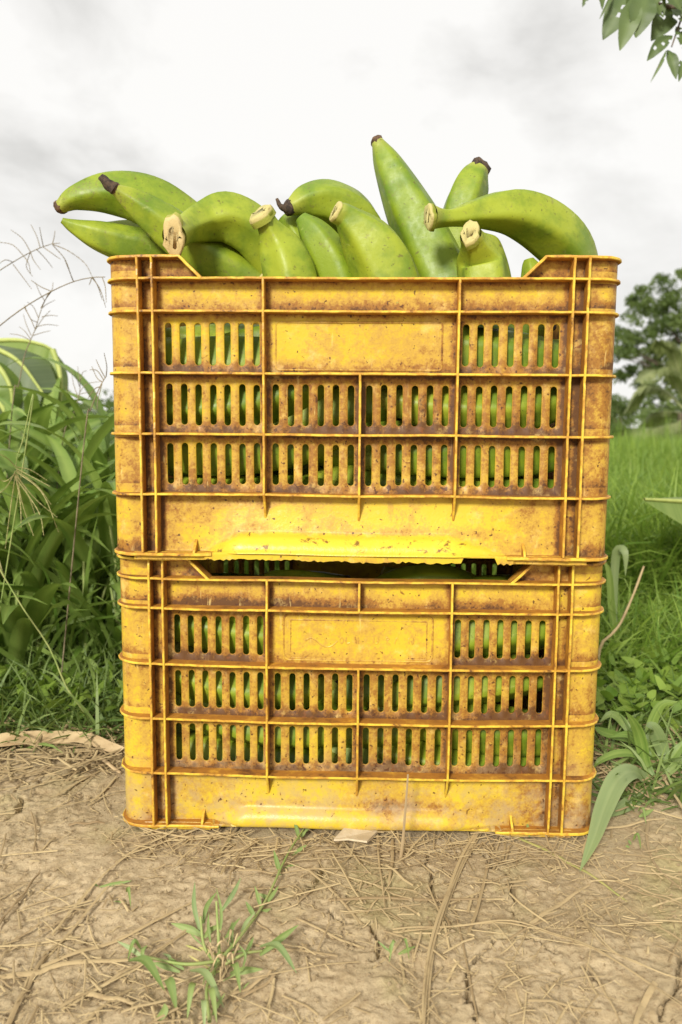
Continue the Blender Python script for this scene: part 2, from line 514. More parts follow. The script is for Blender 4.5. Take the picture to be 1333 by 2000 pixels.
def hgt(x, y, cracks=False):
    x = np.asarray(x, float); y = np.asarray(y, float)
    near = np.exp(-np.maximum(0, np.hypot(x, y + 0.1) - 0.5) * 1.5)
    x, y = x + 0.012 * vn(x * 24 + 5, y * 24 + 1), y + 0.012 * vn(x * 24 + 31, y * 24 + 17)
    h = 0.006 * vn(x * 7 + 3, y * 7) + 0.006 * vn(x * 19, y * 19 + 7) * near
    h = h + (0.0028 * vn(x * 55 + 9, y * 55) + 0.0028 * vn(x * 130, y * 130 + 5) + 0.0016 * vn(x * 290, y * 290 + 2)) * near
    flat = np.clip(np.maximum(np.abs(x) - 0.28, np.maximum(-y - 0.0, y - 0.40)) / 0.05, 0, 1)   # pressed flat under the crates
    h = h * (0.15 + 0.85 * flat) - 0.002 * (1 - flat)
    if cracks:
        d = np.full(x.shape, 9.0)
        for a, b, w in _segs:
            ab = b - a
            t_ = np.clip(((x - a[0]) * ab[0] + (y - a[1]) * ab[1]) / (ab @ ab), 0, 1)
            dd = np.hypot(x - a[0] - t_ * ab[0], y - a[1] - t_ * ab[1]) / w
            d = np.minimum(d, dd)
        h = h - 0.011 * np.clip(1.35 - d, 0, 1) + 0.0008 * np.exp(-((d - 2.6) / 1.2) ** 2)
    return h
def axis(lo, hi, step, far, n):
    core = np.arange(lo, hi, step)
    g = np.geomspace(0.004, far, n)
    return np.concatenate([(lo - g)[::-1], core, hi + g])
gx = axis(-0.47, 0.47, 0.002, 400, 70)
gy = axis(-0.41, 0.30, 0.002, 400, 70)
GX, GY = np.meshgrid(gx, gy)
GZ = hgt(GX, GY, True)
nx, ny = len(gx), len(gy)
idx = np.arange(nx * ny).reshape(ny, nx)
gf = np.stack([idx[:-1, :-1], idx[:-1, 1:], idx[1:, 1:], idx[1:, :-1]], -1).reshape(-1, 4)
np_mesh('ground', np.stack([GX, GY, GZ], -1).reshape(-1, 3), gf, M['ground'], kind='structure')

# ------------------------------------------------------------------ crates
XV = dict(e0=-0.26, v1=-0.2254, v2=-0.2107, v3=-0.0986, v4=0.0, v5=0.0986, v6=0.2107, v7=0.2254, e1=0.26)
ZR = dict(T=0.3011, R1=0.2799, R2=0.2476, R3=0.1859, R4=0.1241, R5=0.0618, B=0.0)
YW, TH, DEP, TR = 0.017, 0.0025, 0.36, 0.0026
def warp_front(bow, seed, ex=0.0):
    def w(v):
        v = v.copy()
        v[:, 0] += np.sign(v[:, 0]) * (np.abs(v[:, 0]) - 0.2254).clip(0) / 0.0346 * ex
        m = (1 - (v[:, 0] / 0.26) ** 2).clip(0) * np.sqrt(np.sin(np.pi * (v[:, 2] / 0.3).clip(0, 1)))
        v[:, 1] += bow * m
        v[:, 1] += 0.0016 * vn(v[:, 0] * 14 + seed, v[:, 2] * 14)
        v[:, 2] += 0.0016 * vn(v[:, 0] * 11 + seed * 3, v[:, 2] * 11 + 20)
        return v
    return w
def panel(mb, x0, x1, z0, z1, soil=0.04, nx=8, nz=2):
    cell = (x0, x1, z0, z1)
    for y, fl in ((YW, 0), (YW + TH, 1)):
        g = [[mb.vert((x0 + (x1 - x0) * i / nx, y, z0 + (z1 - z0) * j / nz), soil) for i in range(nx + 1)] for j in range(nz + 1)]
        for j in range(nz):
            for i in range(nx):
                q = (g[j][i], g[j][i + 1], g[j + 1][i + 1], g[j + 1][i])
                mb.face(q if not fl else q[::-1], 0, cell)
def slotted(mb, x0, x1, z0, z1, cs, za, zb, hw=0.0033, soil=0.16):
    cell = (x0, x1, z0, z1)
    cuts = [x0] + [(a + b) / 2 for a, b in zip(cs[:-1], cs[1:])] + [x1]
    for k, c in enumerate(cs):
        A, B = cuts[k], cuts[k + 1]
        c2 = c + random.uniform(-0.0003, 0.0003)
        za2, zb2 = za + random.uniform(-0.0006, 0.0006), zb + random.uniform(-0.0006, 0.0006)
        def loops(h, y):
            o = []
            for top in (1, 0):
                for s in range(9):
                    a = math.pi * s / 8
                    if top:
                        o.append((c2 + h * math.cos(a), y, zb2 - hw + h * math.sin(a)))
                    else:
                        o.append((c2 - h * math.cos(a), y, za2 + hw - h * math.sin(a)))
            return o
        def outer(y):
            o = []
            for top in (1, 0):
                for s in range(9):
                    a = math.pi * s / 8
                    ca, sa = math.cos(a), math.sin(a)
                    m = max(abs(ca), abs(sa))
                    ca, sa = ca / m, sa / m
                    if top:
                        x = c2 + ((B - c2) if ca > 0 else (c2 - A)) * ca
                        o.append((x, y, zb2 - hw + (z1 - zb2 + hw) * sa))
                    else:
                        ca = -ca
                        x = c2 + ((B - c2) if ca > 0 else (c2 - A)) * ca
                        o.append((x, y, za2 + hw - (za2 + hw - z0) * sa))
            return o
        rings = [outer(YW), loops(hw + 0.0007, YW), loops(hw, YW + 0.0008), loops(hw, YW + TH), outer(YW + TH)]
        ids = [[mb.vert(p, soil - (0.16 if q_ in (2,) else 0)) for p in r_] for q_, r_ in enumerate(rings)]
        n = 18
        for a, b, mi in ((0, 1, 0), (1, 2, 0), (2, 3, 0), (3, 4, 0)):
            for i in range(n):
                j = (i + 1) % n
                mb.face((ids[a][i], ids[b][i], ids[b][j], ids[a][j])[::-1], mi, cell if mi == 0 else None)
def rib(name, outer, inner, axes, mats, parent, warp=None, th=TR, jit=0.0003):
    """outer/inner: lists of points along the rib, axes: thickness direction at each"""
    mb = MB()
    rows = []
    n = len(outer)
    for k in range(n):
        o, i, ax = np.array(outer[k], float), np.array(inner[k], float), np.array(axes[k], float)
        d = i - o
        ln = np.linalg.norm(d) + 1e-9
        d /= ln
        if jit:
            o = o + d * random.uniform(0, 2 * jit) * (2.5 if random.random() < .08 else 1) + ax * random.uniform(-jit, jit) * 0.6
        hb = min(0.0009, ln * 0.4)
        t2 = th / 2
        row = [i - ax * t2, o + d * hb - ax * t2, o - ax * t2 * 0.55, o + ax * t2 * 0.55, o + d * hb + ax * t2, i + ax * t2]
        rows.append([mb.vert(p) for p in row])
    for k in range(n - 1):
        for j in range(5):
            mb.face((rows[k][j], rows[k + 1][j], rows[k + 1][j + 1], rows[k][j + 1]), 1 if 0 < j < 4 else 0)
        mb.face((rows[k][5], rows[k + 1][5], rows[k + 1][0], rows[k][0]), 0)
    mb.face(rows[0][::-1], 1)
    mb.face(rows[-1], 1)
    return mb.build(name, [mats['side'], mats['edge']], parent, smooth=False, warp=warp)
def wrap_path(x_end=0.264):
    """front rib outline from the left side wall round the corner to the right one: (outer, inner)"""
    out, inn = [], []
    for s in (-1, 1):
        o, i = [], []
        for y in (0.075, 0.055):
            o.append((s * x_end, y)); i.append((s * 0.2595, y))
        for k in range(8):
            a = math.pi / 2 * k / 7
            o.append((s * (0.236 + 0.028 * math.cos(a)), 0.032 - 0.032 * math.sin(a)))
            i.append((s * (0.241 + 0.0185 * math.cos(a)), 0.033 - 0.020 * math.sin(a)))
        if s == 1:
            o, i = o[::-1], i[::-1]
        out.append(o); inn.append(i)
    mid = np.linspace(-0.228, 0.228, 62)
    return (out[0] + [(x, 0.0) for x in mid] + out[1], inn[0] + [(x, YW) for x in mid] + inn[1])
def rows_of(c0, c1, n):
    return [c0 + (c1 - c0) * k / (n - 1) for k in range(n)]

def build_crate(name, label, mtx, cfg, seed):
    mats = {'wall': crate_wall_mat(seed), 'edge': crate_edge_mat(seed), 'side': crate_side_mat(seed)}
    root = thing(name, label, 'crate')
    root.matrix_world = mtx
    ex = cfg['ex']
    wp = warp_front(cfg['bow'], seed, ex)
    meshes = []
    for front in (True, False):
        if front:
            warp = wp
        else:
            def warp(v):
                v = warp_front(0.0, seed + 5, ex)(v)
                v[:, 0] *= -1
                v[:, 1] = DEP - v[:, 1]
                return v
        mb = MB()
        c = lambda a: XV[a]
        # corner columns
        for s in (-1, 1):
            path = [(s * 0.2254, 0.013), (s * 0.236, 0.0128), (s * 0.2415, 0.0128)]
            for k in range(1, 7):
                a = math.pi / 2 * k / 6
                path.append((s * (0.2425 + 0.0175 * math.sin(a)), 0.0305 - 0.0177 * math.cos(a)))
            path += [(s * 0.26, 0.05)]
            zs = np.linspace(0, 0.3011, 26)
            g = [[mb.vert((x, y, z), 0.03 + 0.02 * math.sin(k * 2.0)) for k, (x, y) in enumerate(path)] for z in zs]
            for j in range(len(zs) - 1):
                zl = max(v for v in list(ZR.values()) if v <= zs[j] + 1e-6)
                zh = min(v for v in list(ZR.values()) if v >= zs[j + 1] - 1e-6) if zs[j + 1] < 0.301 else 0.3011
                for i in range(len(path) - 1):
                    q = (g[j][i], g[j][i + 1], g[j + 1][i + 1], g[j + 1][i])
                    mb.face(q if s > 0 else q[::-1], 0, (-1, 1, zl, zh))
        zz = [ZR[k] for k in ('B', 'R5', 'R4', 'R3', 'R2', 'R1')]
        for a, b in (('v1', 'v2'), ('v6', 'v7')):
            for z0, z1 in zip(zz, zz[1:] + [ZR['T']]):
                panel(mb, c(a), c(b), z0, z1, 0.06, 1, 4)
        for s in (-1, 1):                                                       # upstand beside the cut-out
            xa, xb, xc = s * 0.2107, s * 0.183, s * 0.161
            for y, fl in ((YW, 0), (YW + TH, 1)):
                q = [mb.vert(p, 0.05) for p in ((xa, y, ZR['R1']), (xc, y, ZR['R1']), (xb, y, ZR['T']), (xa, y, ZR['T']))]
                if (s > 0) != bool(fl):
                    q = q[::-1]
                mb.face(q, 0, (min(xa, xc) - (0.02 if s > 0 else 0), max(xa, xc) + (0.02 if s < 0 else 0), ZR['R1'], ZR['T']))
        for a, b in (('v2', 'v3'), ('v5', 'v6')):
            panel(mb, c(a), c(b), ZR['R2'], ZR['R1'], 0.03, 10, 3)
        if cfg['v4top']:
            panel(mb, c('v3'), 0, ZR['R2'], ZR['R1'], 0.03, 8, 3)
            panel(mb, 0, c('v5'), ZR['R2'], ZR['R1'], 0.02, 8, 3)
        else:
            panel(mb, c('v3'), c('v5'), ZR['R2'], ZR['R1'], 0.02, 16, 3)
        L7, R7 = rows_of(-0.1988, -0.1075, 7), rows_of(0.1075, 0.1988, 7)
        L6, R6 = rows_of(-0.0880, -0.0093, 6), rows_of(0.0093, 0.0880, 6)
        for lo, hi, za, zb, plate in (('R3', 'R2', 0.1946, 0.2374, True), ('R4', 'R3', 0.1330, 0.1752, False), ('R5', 'R4', 0.0712, 0.1145, False)):
            so = cfg['soil']  # dirt amount; on the lower crate it carries painted dimness too
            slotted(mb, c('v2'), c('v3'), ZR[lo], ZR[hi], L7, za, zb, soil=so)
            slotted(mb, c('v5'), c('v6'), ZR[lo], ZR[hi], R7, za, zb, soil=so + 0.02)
            if plate:
                panel(mb, c('v3'), c('v5'), ZR[lo], ZR[hi], -0.02, 16, 4)
            else:
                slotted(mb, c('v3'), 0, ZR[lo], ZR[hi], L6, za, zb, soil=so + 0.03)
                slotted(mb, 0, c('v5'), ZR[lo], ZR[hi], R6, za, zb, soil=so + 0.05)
        # bottom panel with the rolled handle bulge
        nx_, nz_ = 90, 26
        def bulge(x, z):
            e = min((x + 0.162) / 0.036, (0.158 - x) / 0.060)
            e = max(0.0, min(1.0, e))
            zt = 0.0195 * e
            if z >= zt or e <= 0:
                return 0.0, e
            t_ = z / zt
            return 0.0095 * min(1, e * 1.3) * math.sin(math.pi * min(1, 0.30 + 0.70 * t_)) ** 0.6, e
        for fl in (0, 1):
            g = []
            for j in range(nz_ + 1):
                z = ZR['R5'] * (j / nz_) ** 1.25
                row = []
                for i in range(nx_ + 1):
                    x = c('v2') + (c('v6') - c('v2')) * i / nx_
                    b, e = bulge(x, z)
                    lean = 0.008 * max(0, 1 - z / 0.058) ** 1.3 * e
                    bb = min(1, max(0, b / 0.006))
                    so_ = 0.02 * (1 - bb) - 0.16 * bb * cfg['clean'] + 0.10 * math.exp(-((z - 0.024) / 0.006) ** 2) * e + (0.06 if 0.3 < vn(x * 30 + 3, z * 60 + seed) + 0.28 * (1 - e) else 0)
                    row.append(mb.vert((x, YW - b - lean + fl * TH, z), so_))
                g.append(row)
            for j in range(nz_):
                for i in range(nx_):
                    q = (g[j][i], g[j][i + 1], g[j + 1][i + 1], g[j + 1][i])
                    mb.face(q if not fl else q[::-1], 0, (c('v2'), c('v6'), -0.02, ZR['R5'] + 0.01))
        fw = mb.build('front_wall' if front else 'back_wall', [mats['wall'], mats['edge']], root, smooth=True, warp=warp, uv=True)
        # ribs
        po, pi_ = wrap_path()
        if not front:
            po, pi_ = po[4:-4], pi_[4:-4]
        for zn in ('R1', 'R2', 'R3', 'R4', 'R5'):
            z = ZR[zn]
            rib('rib', [(x, y + 0.0008, z) for x, y in po], [(x, y, z) for x, y in pi_], [(0, 0, 1)] * len(po), mats, fw, warp)
        for s in (-1, 1):                                                       # foot rim left and right of the bulge
            sel = [k for k in range(len(po)) if po[k][0] * s > 0.150]
            rib('rib', [(po[k][0], po[k][1] + 0.0008, -0.001) for k in sel], [(pi_[k][0], pi_[k][1], -0.001) for k in sel], [(0, 0, 1)] * len(sel), mats, fw, warp, th=0.0034, jit=0.0005)
            sel = [k for k in range(len(po)) if po[k][0] * s > 0.186]
            o = [(po[k][0], po[k][1] + 0.0008, ZR['T']) for k in sel]
            i = [(pi_[k][0], pi_[k][1] + TH, ZR['T']) for k in sel]
            ax = [(0, 0, 1)] * len(sel)
            sl = []
            for q in np.linspace(0, 1, 7):
                sl.append((s * (0.183 - 0.022 * q), ZR['T'] - (ZR['T'] - ZR['R1']) * q))
            if s < 0:
                o += [(x, 0.0008, z) for x, z in sl]; i += [(x, YW + TH, z) for x, z in sl]; ax += [(0.69 * 1, 0, 0.72)] * 7
            else:
                o = [(x, 0.0008, z) for x, z in sl[::-1]] + o; i = [(x, YW + TH, z) for x, z in sl[::-1]] + i; ax = [(-0.69, 0, 0.72)] * 7 + ax
            rib('rib', o, i, ax, mats, fw, warp, th=0.003)
        def vrib(xn, z0, z1, taper=None):
            x = XV[xn]
            n = max(4, int((z1 - z0) / 0.006))
            zs = np.linspace(z0, z1, n)
            yi = YW if xn not in ('v1', 'v7') else 0.0150
            o = [(x, 0.0, z) for z in zs]
            i = [(x, yi, z) for z in zs]
            if taper:
                zt = np.linspace(taper, z0, 6)[:-1]
                o = [(x, YW * (1 - k / 5), z) for k, z in enumerate(zt)] + o
                i = [(x, yi + 0.0002, z) for z in zt] + i
            rib('rib', o, i, [(-1, 0, 0)] * len(o), mats, fw, warp)
        for xn in ('v1', 'v2', 'v6', 'v7'):
            vrib(xn, 0.001, ZR['T'])
        for xn in ('v3', 'v5'):
            vrib(xn, ZR['R5'], ZR['R1'], ZR['R5'] - 0.031)
        vrib('v4', ZR['R5'], ZR['R3'], ZR['R5'] - 0.033)
        if cfg['v4top']:
            vrib('v4', ZR['R2'], ZR['R1'])
        for x in (-0.172, 0.172):
            zs = np.linspace(0, 0.013, 5)
            rib('rib', [(x, 0.002 + YW * (z / 0.014) ** 1.5, z) for z in zs], [(x, YW, z) for z in zs], [(-1, 0, 0)] * 5, mats, fw, warp, th=0.0028)
        # foot skirt and ragged lip under the bulge
        mb = MB()
        xs = np.linspace(-0.236, 0.236, 150)
        rows = []
        for x in xs:
            end = abs(x) > 0.162
            zb = -0.0072 if end else (cfg['lip'] + random.uniform(-0.0012, 0.0012) + 0.002 * float(vn(x * 60, seed)))
            if not end and cfg['chip'] and float(vn(x * 45 + 8, seed + 2)) > 0.27:
                zb = 0.0
            y = 0.007 if end else 0.0035 + 0.002 * float(vn(x * 30, 4))
            rows.append([mb.vert((x, y + 0.0014, 0.001), 0), mb.vert((x, y, -0.001), -0.05), mb.vert((x, y, zb), 0.05), mb.vert((x, y + 0.003, zb), 0.1), mb.vert((x, YW, 0.001), 0.1)])
        for k in range(len(xs) - 1):
            for j in range(4):
                mb.face((rows[k][j + 1], rows[k + 1][j + 1], rows[k + 1][j], rows[k][j]), 0)
        mb.build('bottom_lip', [mats['wall']], fw, smooth=False, warp=warp, uv=True)
        if front:
            # moulded name plate: thin raised bead(s)
            def bead(name, x0, x1, z0, z1, r, h=0.0007, wd=0.0012):
                pts = []
                for cx_, cz_, a0 in ((x1 - r, z1 - r, 0), (x0 + r, z1 - r, 90), (x0 + r, z0 + r, 180), (x1 - r, z0 + r, 270)):
                    for k in range(7):
                        a = R(a0 + 15 * k)
                        pts.append((cx_ + r * math.cos(a), cz_ + r * math.sin(a), math.cos(a), math.sin(a)))
                m2 = MB()
                rr = []
                for x, z, nx2, nz2 in pts:
                    rr.append([m2.vert((x - nx2 * wd, YW, z - nz2 * wd)), m2.vert((x - nx2 * wd * .4, YW - h, z - nz2 * wd * .4)), m2.vert((x + nx2 * wd * .4, YW - h, z + nz2 * wd * .4)), m2.vert((x + nx2 * wd, YW, z + nz2 * wd))])
                n = len(rr)
                for k in range(n):
                    l = (k + 1) % n
                    for j in range(3):
                        m2.face((rr[k][j], rr[l][j], rr[l][j + 1], rr[k][j + 1]), 0)
                m2.soil = [0.10] * len(m2.v)
                return m2.build(name, [mats['wall']], fw, smooth=True, warp=warp, uv=True)
            if cfg['v4top']:
                bead('name_plate_bead', -0.0815, 0.0800, 0.1905, 0.2405, 0.006)
                bead('name_plate_bead', -0.0740, 0.0735, 0.1925, 0.2345, 0.0012, 0.0004, 0.0008)
                # worn, half legible relief: a swoosh and the strokes that can still be made out
                strokes = [[(-0.058, .212), (-.052, .215), (-.046, .212), (-.040, .207), (-.033, .205), (-.027, .208), (-.023, .212)],
                           [(-.0185, .2165), (-.0200, .2145), (-.0200, .2115), (-.0185, .2095), (-.0170, .2115), (-.0170, .2145), (-.0185, .2165)],
                           [(-.0135, .2165), (-.0135, .2097), (-.0095, .2100)],
                           [(-.0040, .2170), (-.0025, .2097)], [(-.0002, .2165), (-.0002, .2097)],
                           [(.0165, .2165), (.0165, .2115), (.0190, .2097), (.0212, .2115), (.0212, .2165)],
                           [(.0300, .2097), (.0300, .2165), (.0330, .2150), (.0305, .2130), (.0345, .2097)],
                           [(.0390, .2097), (.0415, .2165), (.0440, .2097)],
                           [(.0545, .2097), (.0545, .2165), (.0590, .2097), (.0590, .2165)]]
                m2 = MB()
                for st in strokes:
                    P = catmull([(a, YW - 0.0003, b) for a, b in st], len(st) * 3)
                    prev = None
                    for k in range(len(P)):
                        d = P[min(k + 1, len(P) - 1)] - P[max(k - 1, 0)]
                        nrm = np.array([-d[2], 0, d[0]]) / (np.linalg.norm(d) + 1e-9) * 0.0006
                        row = [m2.vert(P[k] - nrm * 1.6 + np.array([0, .0003, 0]), .05), m2.vert(P[k] - nrm * .5, .05), m2.vert(P[k] + nrm * .5, .05), m2.vert(P[k] + nrm * 1.6 + np.array([0, .0003, 0]), .05)]
                        if prev:
                            for j in range(3):
                                m2.face((prev[j], row[j], row[j + 1], prev[j + 1]), 0)
                        prev = row
                m2.build('name_plate_relief', [mats['wall']], fw, warp=warp, uv=True)
            else:
                bead('name_plate_bead', -0.0875, 0.0835, 0.1905, 0.2385, 0.003, 0.0005, 0.0010)
    # side walls
    for s in (-1, 1):
        mb = MB()
        cs = rows_of(0.07, 0.29, 15)
        def sw(v):
            v = v.copy()
            x, y, z = v[:, 0].copy(), v[:, 1].copy(), v[:, 2].copy()
            v[:, 1] = x
            v[:, 0] = s * (0.26 + ex - (y - YW)) + 0.001 * vn(x * 15 + seed, z * 15)
            return v
        for lo, hi, za, zb in (('R3', 'R2', 0.1946, 0.2374), ('R4', 'R3', 0.1330, 0.1752), ('R5', 'R4', 0.0712, 0.1145)):
            slotted(mb, 0.05, 0.31, ZR[lo], ZR[hi], cs, za, zb)
        panel(mb, 0.05, 0.31, ZR['R2'], ZR['T'], 0.1, 14, 3)
        panel(mb, 0.05, 0.31, 0.0, ZR['R5'], 0.1, 14, 3)
        sd = mb.build('side_wall', [mats['wall'], mats['edge']], root, warp=sw, uv=True)
        for zn in ('T', 'R1', 'R2', 'R3', 'R4', 'R5'):
            ys = np.linspace(0.074, 0.286, 30)
            rib('rib', [(s * (0.264 + ex), y, ZR[zn]) for y in ys], [(s * (0.2595 + ex), y, ZR[zn]) for y in ys], [(0, 0, 1)] * 30, mats, sd)
        ys = np.linspace(0.05, 0.31, 30)
        rib('rib', [(s * (0.264 + ex), y, -0.002) for y in ys], [(s * (0.2595 + ex), y, -0.002) for y in ys], [(0, 0, 1)] * 30, mats, sd, th=0.006)
    mb = MB()
    for z, fl in ((0.006, 0), (0.003, 1)):
        q = [mb.vert(p, 0.2) for p in ((-0.2585, YW + TH + .0005, z), (0.2585, YW + TH + .0005, z), (0.2585, DEP - YW - TH - .0005, z), (-0.2585, DEP - YW - TH - .0005, z))]
        mb.face(q if not fl else q[::-1], 0)
    mb.build('base', [mats['wall']], root, uv=True)
    return root

def crate_matrix(x, y, z, yaw, tilt, roll):
    Rr = Matrix.Rotation(roll, 4, 'Y')
    Rt = Matrix.Rotation(tilt, 4, 'X')
    Ry = Matrix.Rotation(yaw, 4, 'Z')
    return Matrix.Translation((x, y, z)) @ Ry @ Rt @ Rr
MU = crate_matrix(-0.0014, 0.0, 0.3188, -0.0322, 0.0095, -0.0038)
ML = crate_matrix(0.0013, 0.0259, 0.008, -0.0233, 0.0365 * 0.5, -0.0022)
build_crate('crate', 'lower yellow plastic crate standing on the clay, with double framed name plate', ML, dict(bow=-0.008, v4top=True, soil=0.135, lip=0.0006, chip=False, ex=0.0042, clean=0.35), 2.3)  # soil: real grime plus painted dimness, as this crate's slotted panels are less lit
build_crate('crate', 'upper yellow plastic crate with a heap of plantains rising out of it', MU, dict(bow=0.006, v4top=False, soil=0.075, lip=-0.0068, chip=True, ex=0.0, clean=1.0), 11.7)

# ------------------------------------------------------------------ plantains
def tube(P, rad, nseg, fn=None, flat=None):
    """rings round a spine -> verts, faces; fn(theta, t) scales the radius"""
    n = len(P)
    T = np.gradient(P, axis=0)
    T /= np.linalg.norm(T, axis=1)[:, None] + 1e-12
    ref = np.array([0, 0, 1.0]) if abs(T[0][2]) < 0.8 else np.array([1.0, 0, 0])
    nrm = np.cross(T[0], ref); nrm /= np.linalg.norm(nrm)
    v = []
    for k in range(n):
        nrm = nrm - T[k] * np.dot(nrm, T[k]); nrm /= np.linalg.norm(nrm)
        b = np.cross(T[k], nrm)
        for j in range(nseg):
            a = 2 * math.pi * j / nseg
            s = fn(a, k / (n - 1)) if fn else 1.0
            v.append(P[k] + (nrm * math.cos(a) + b * math.sin(a)) * rad[k] * s)
    f = []
    for k in range(n - 1):
        for j in range(nseg):
            l = (j + 1) % nseg
            f.append((k * nseg + j, k * nseg + l, (k + 1) * nseg + l, (k + 1) * nseg + j))
    return np.array(v), f, T
def mesh_of(name, v, f, mat, tint=None, smooth=True):
    me = bpy.data.meshes.new(name)
    me.from_pydata([tuple(map(float, p)) for p in v], [], f)
    me.materials.append(mat)
    me.polygons.foreach_set('use_smooth', np.full(len(f), smooth))
    if tint is not None:
        a = me.attributes.new('tint', 'FLOAT', 'POINT')
        a.data.foreach_set('value', np.array(tint, dtype=np.float32))
    return me
def plantain_meshes(P, rad, start, end, seed):
    """spine P (control points), radii, kinds of ends ('cut', 'tan', 'dark', 'brown', 'none') -> list of (part name, mesh)"""
    rs = random.Random(seed)
    n = 34
    P = np.asarray(P, float)
    C = catmull(P, n)
    rr = catmull(np.array([[r, 0, 0] for r in rad]), n)[:, 0].clip(0.003)
    ph = rs.uniform(0, 6.28)
    tw = rs.uniform(-0.5, 0.5)
    def prof(a, t):
        m = math.sin(math.pi * min(1, max(0, t))) ** 0.5
        q5 = ((a + ph + tw * t) % (2 * math.pi / 5)) - math.pi / 5
        pg = 0.90 / math.cos(q5)
        return (1 + m * 1.0 * (pg - 1)) * 1.05 + 0.025 * math.sin(2 * a + ph) + 0.008 * math.sin(3 * a + 9 * t + ph)
    v, f, T = tube(C, rr, 30, prof)
    tint = np.repeat([max(0, 1 - k / 5) if start != 'none' else 0 for k in range(n)], 30) + np.repeat([max(0, 1 - (n - 1 - k) / 5) for k in range(n)], 30) * 0.8
    out = [('peel', mesh_of('peel', v, f, M['peel'], tint))]
    for kind, c, t, r in ((start, C[0], -T[0], rr[0]), (end, C[-1], T[-1], rr[-1])):
        if kind in ('cut', 'tan'):
            Q = np.array([c - t * r * 0.35, c + t * r * 0.12, c + t * r * 0.34, c + t * r * 0.37, c + t * r * 0.30])
            q = [r * 0.98, r * 0.99, r * 0.95, r * 0.86, r * 0.001]
            g1, g2 = rs.uniform(0, 6), rs.uniform(0, 6)
            vv, ff, _ = tube(np.vstack([Q[:3], Q[2] + t * r * .05, Q[2] + t * r * .045, Q[2] + t * r * .03]), [q[0], q[1], q[2], q[3], r * 0.5, q[4]], 18, lambda a, u: 1 + 0.13 * math.sin(2 * a + g1) + 0.08 * math.sin(5 * a + g2) + 0.05 * math.sin(9 * a + g2))
            vv = vv + np.array([rs.gauss(0, 0.018 * r) for _ in range(vv.size)]).reshape(vv.shape) * np.repeat([0, .3, 1, 1, .8, 0], 18)[:, None]
            out.append(('cut_stem', mesh_of('cut_stem', vv, ff, M['cut' if kind == 'cut' else 'cut_tan'], np.repeat([0, .25, 1.0, .35, 0.5, .6], 18), smooth=True)))
        elif kind in ('dark', 'brown', 'black'):
            Q = np.array([c - t * r * 0.5, c + t * r * 0.1, c + t * r * 0.55, c + t * r * 0.85, c + t * r * 0.9])
            q = [r * 1.02, r * 1.06, r * 0.95, r * 0.6, r * 0.01]
            g1 = rs.uniform(0, 6)
            vv, ff, _ = tube(Q, q, 11, lambda a, u: 1 + 0.14 * math.sin(3 * a + g1 + u * 4) + 0.1 * math.sin(7 * a))
            out.append(('blossom_tip', mesh_of('blossom_tip', vv, ff, M['tip_brown' if kind == 'brown' else 'tip_dark'])))
    return out
GR = 'green plantains heaped in the crates'
def plantain_px(label, pts, rpx, start, end, seed, spike=None, face=None):
    """pts: (px, py, Y) along the fruit"""
    P = [at(*p) for p in pts]
    r = [a * mpp(p) for a, p in zip(rpx, P)]
    lo = np.array(P).mean(0)
    lo[2] = min(p[2] for p in P)
    root = thing('plantain', label, 'plantain', tuple(lo), GR)
    for nm, me in plantain_meshes([p - lo for p in P], r, start, end, seed):
        if nm == 'cut_stem' and face:
            c0 = np.mean([tuple(v_.co) for v_ in me.vertices], 0)
            for v_ in me.vertices:
                v_.co = Vector([c0[i] + (v_.co[i] - c0[i]) * face[i] for i in range(3)])
        put(nm, me, root)
    if spike:
        Q = [at(*p) - lo for p in spike[0]]
        C = catmull(Q, 8)
        q = np.interp(np.linspace(0, 1, 8), np.linspace(0, 1, len(spike[1])), spike[1]) * mpp(P[0])
        vv, ff, _ = tube(np.vstack([C, C[-1] + (C[-1] - C[-2]) * .1]), list(q) + [1e-5], 8, lambda a, u: 1 + 0.15 * math.sin(3 * a + 9 * u))
        put('dried_stalk', mesh_of('dried_stalk', vv, ff, M['tip_dark']), root)
    return root
plantain_px('plantain farthest left in the heap, brown tip jutting past the upper crate', [(118, 404, .13), (150, 386, .13), (210, 378, .14), (280, 392, .15), (345, 428, .16), (415, 485, .17), (470, 540, .18)], [12, 23, 37, 45, 46, 44, 40], 'brown', 'none', 1)
plantain_px('plantain with a black crooked stalk, lying across the left of the heap', [(226, 370, .07), (262, 394, .08), (312, 432, .09), (368, 478, .10), (440, 522, .11), (520, 575, .12)], [11, 24, 36, 42, 44, 42], 'brown', 'none', 2, ([(224, 369, .068), (210, 358, .066), (197, 345, .065)], [13, 10, 7]))
plantain_px('plantain resting low on the left rim with a thin pointed end', [(121, 430, .10), (145, 443, .105), (190, 461, .11), (250, 479, .12), (320, 492, .13), (400, 510, .14)], [5, 14, 27, 34, 36, 36], 'none', 'none', 3)
plantain_px('pale plantain mostly hidden behind the pointed one on the left rim', [(185, 446, .19), (215, 452, .19), (260, 462, .19), (320, 480, .20), (380, 500, .2)], [8, 18, 28, 32, 32], 'none', 'none', 4)
plantain_px('plump plantain with a long tan cut stem facing the camera, left of centre', [(341, 462, .015), (362, 447, .045), (395, 434, .075), (440, 427, .09), (490, 452, .10), (528, 500, .11), (560, 560, .12)], [24, 27, 36, 45, 46, 44, 40], 'tan', 'none', 5, face=(1.0, 1, 1.62))
plantain_px('plantain with a square pale stem on top, between two rounder ones', [(512, 422, .035), (523, 440, .04), (545, 483, .05), (566, 535, .05), (580, 600, .05)], [23, 21, 39, 48, 48], 'cut', 'none', 7, face=(1.2, 1.1, 1.15))
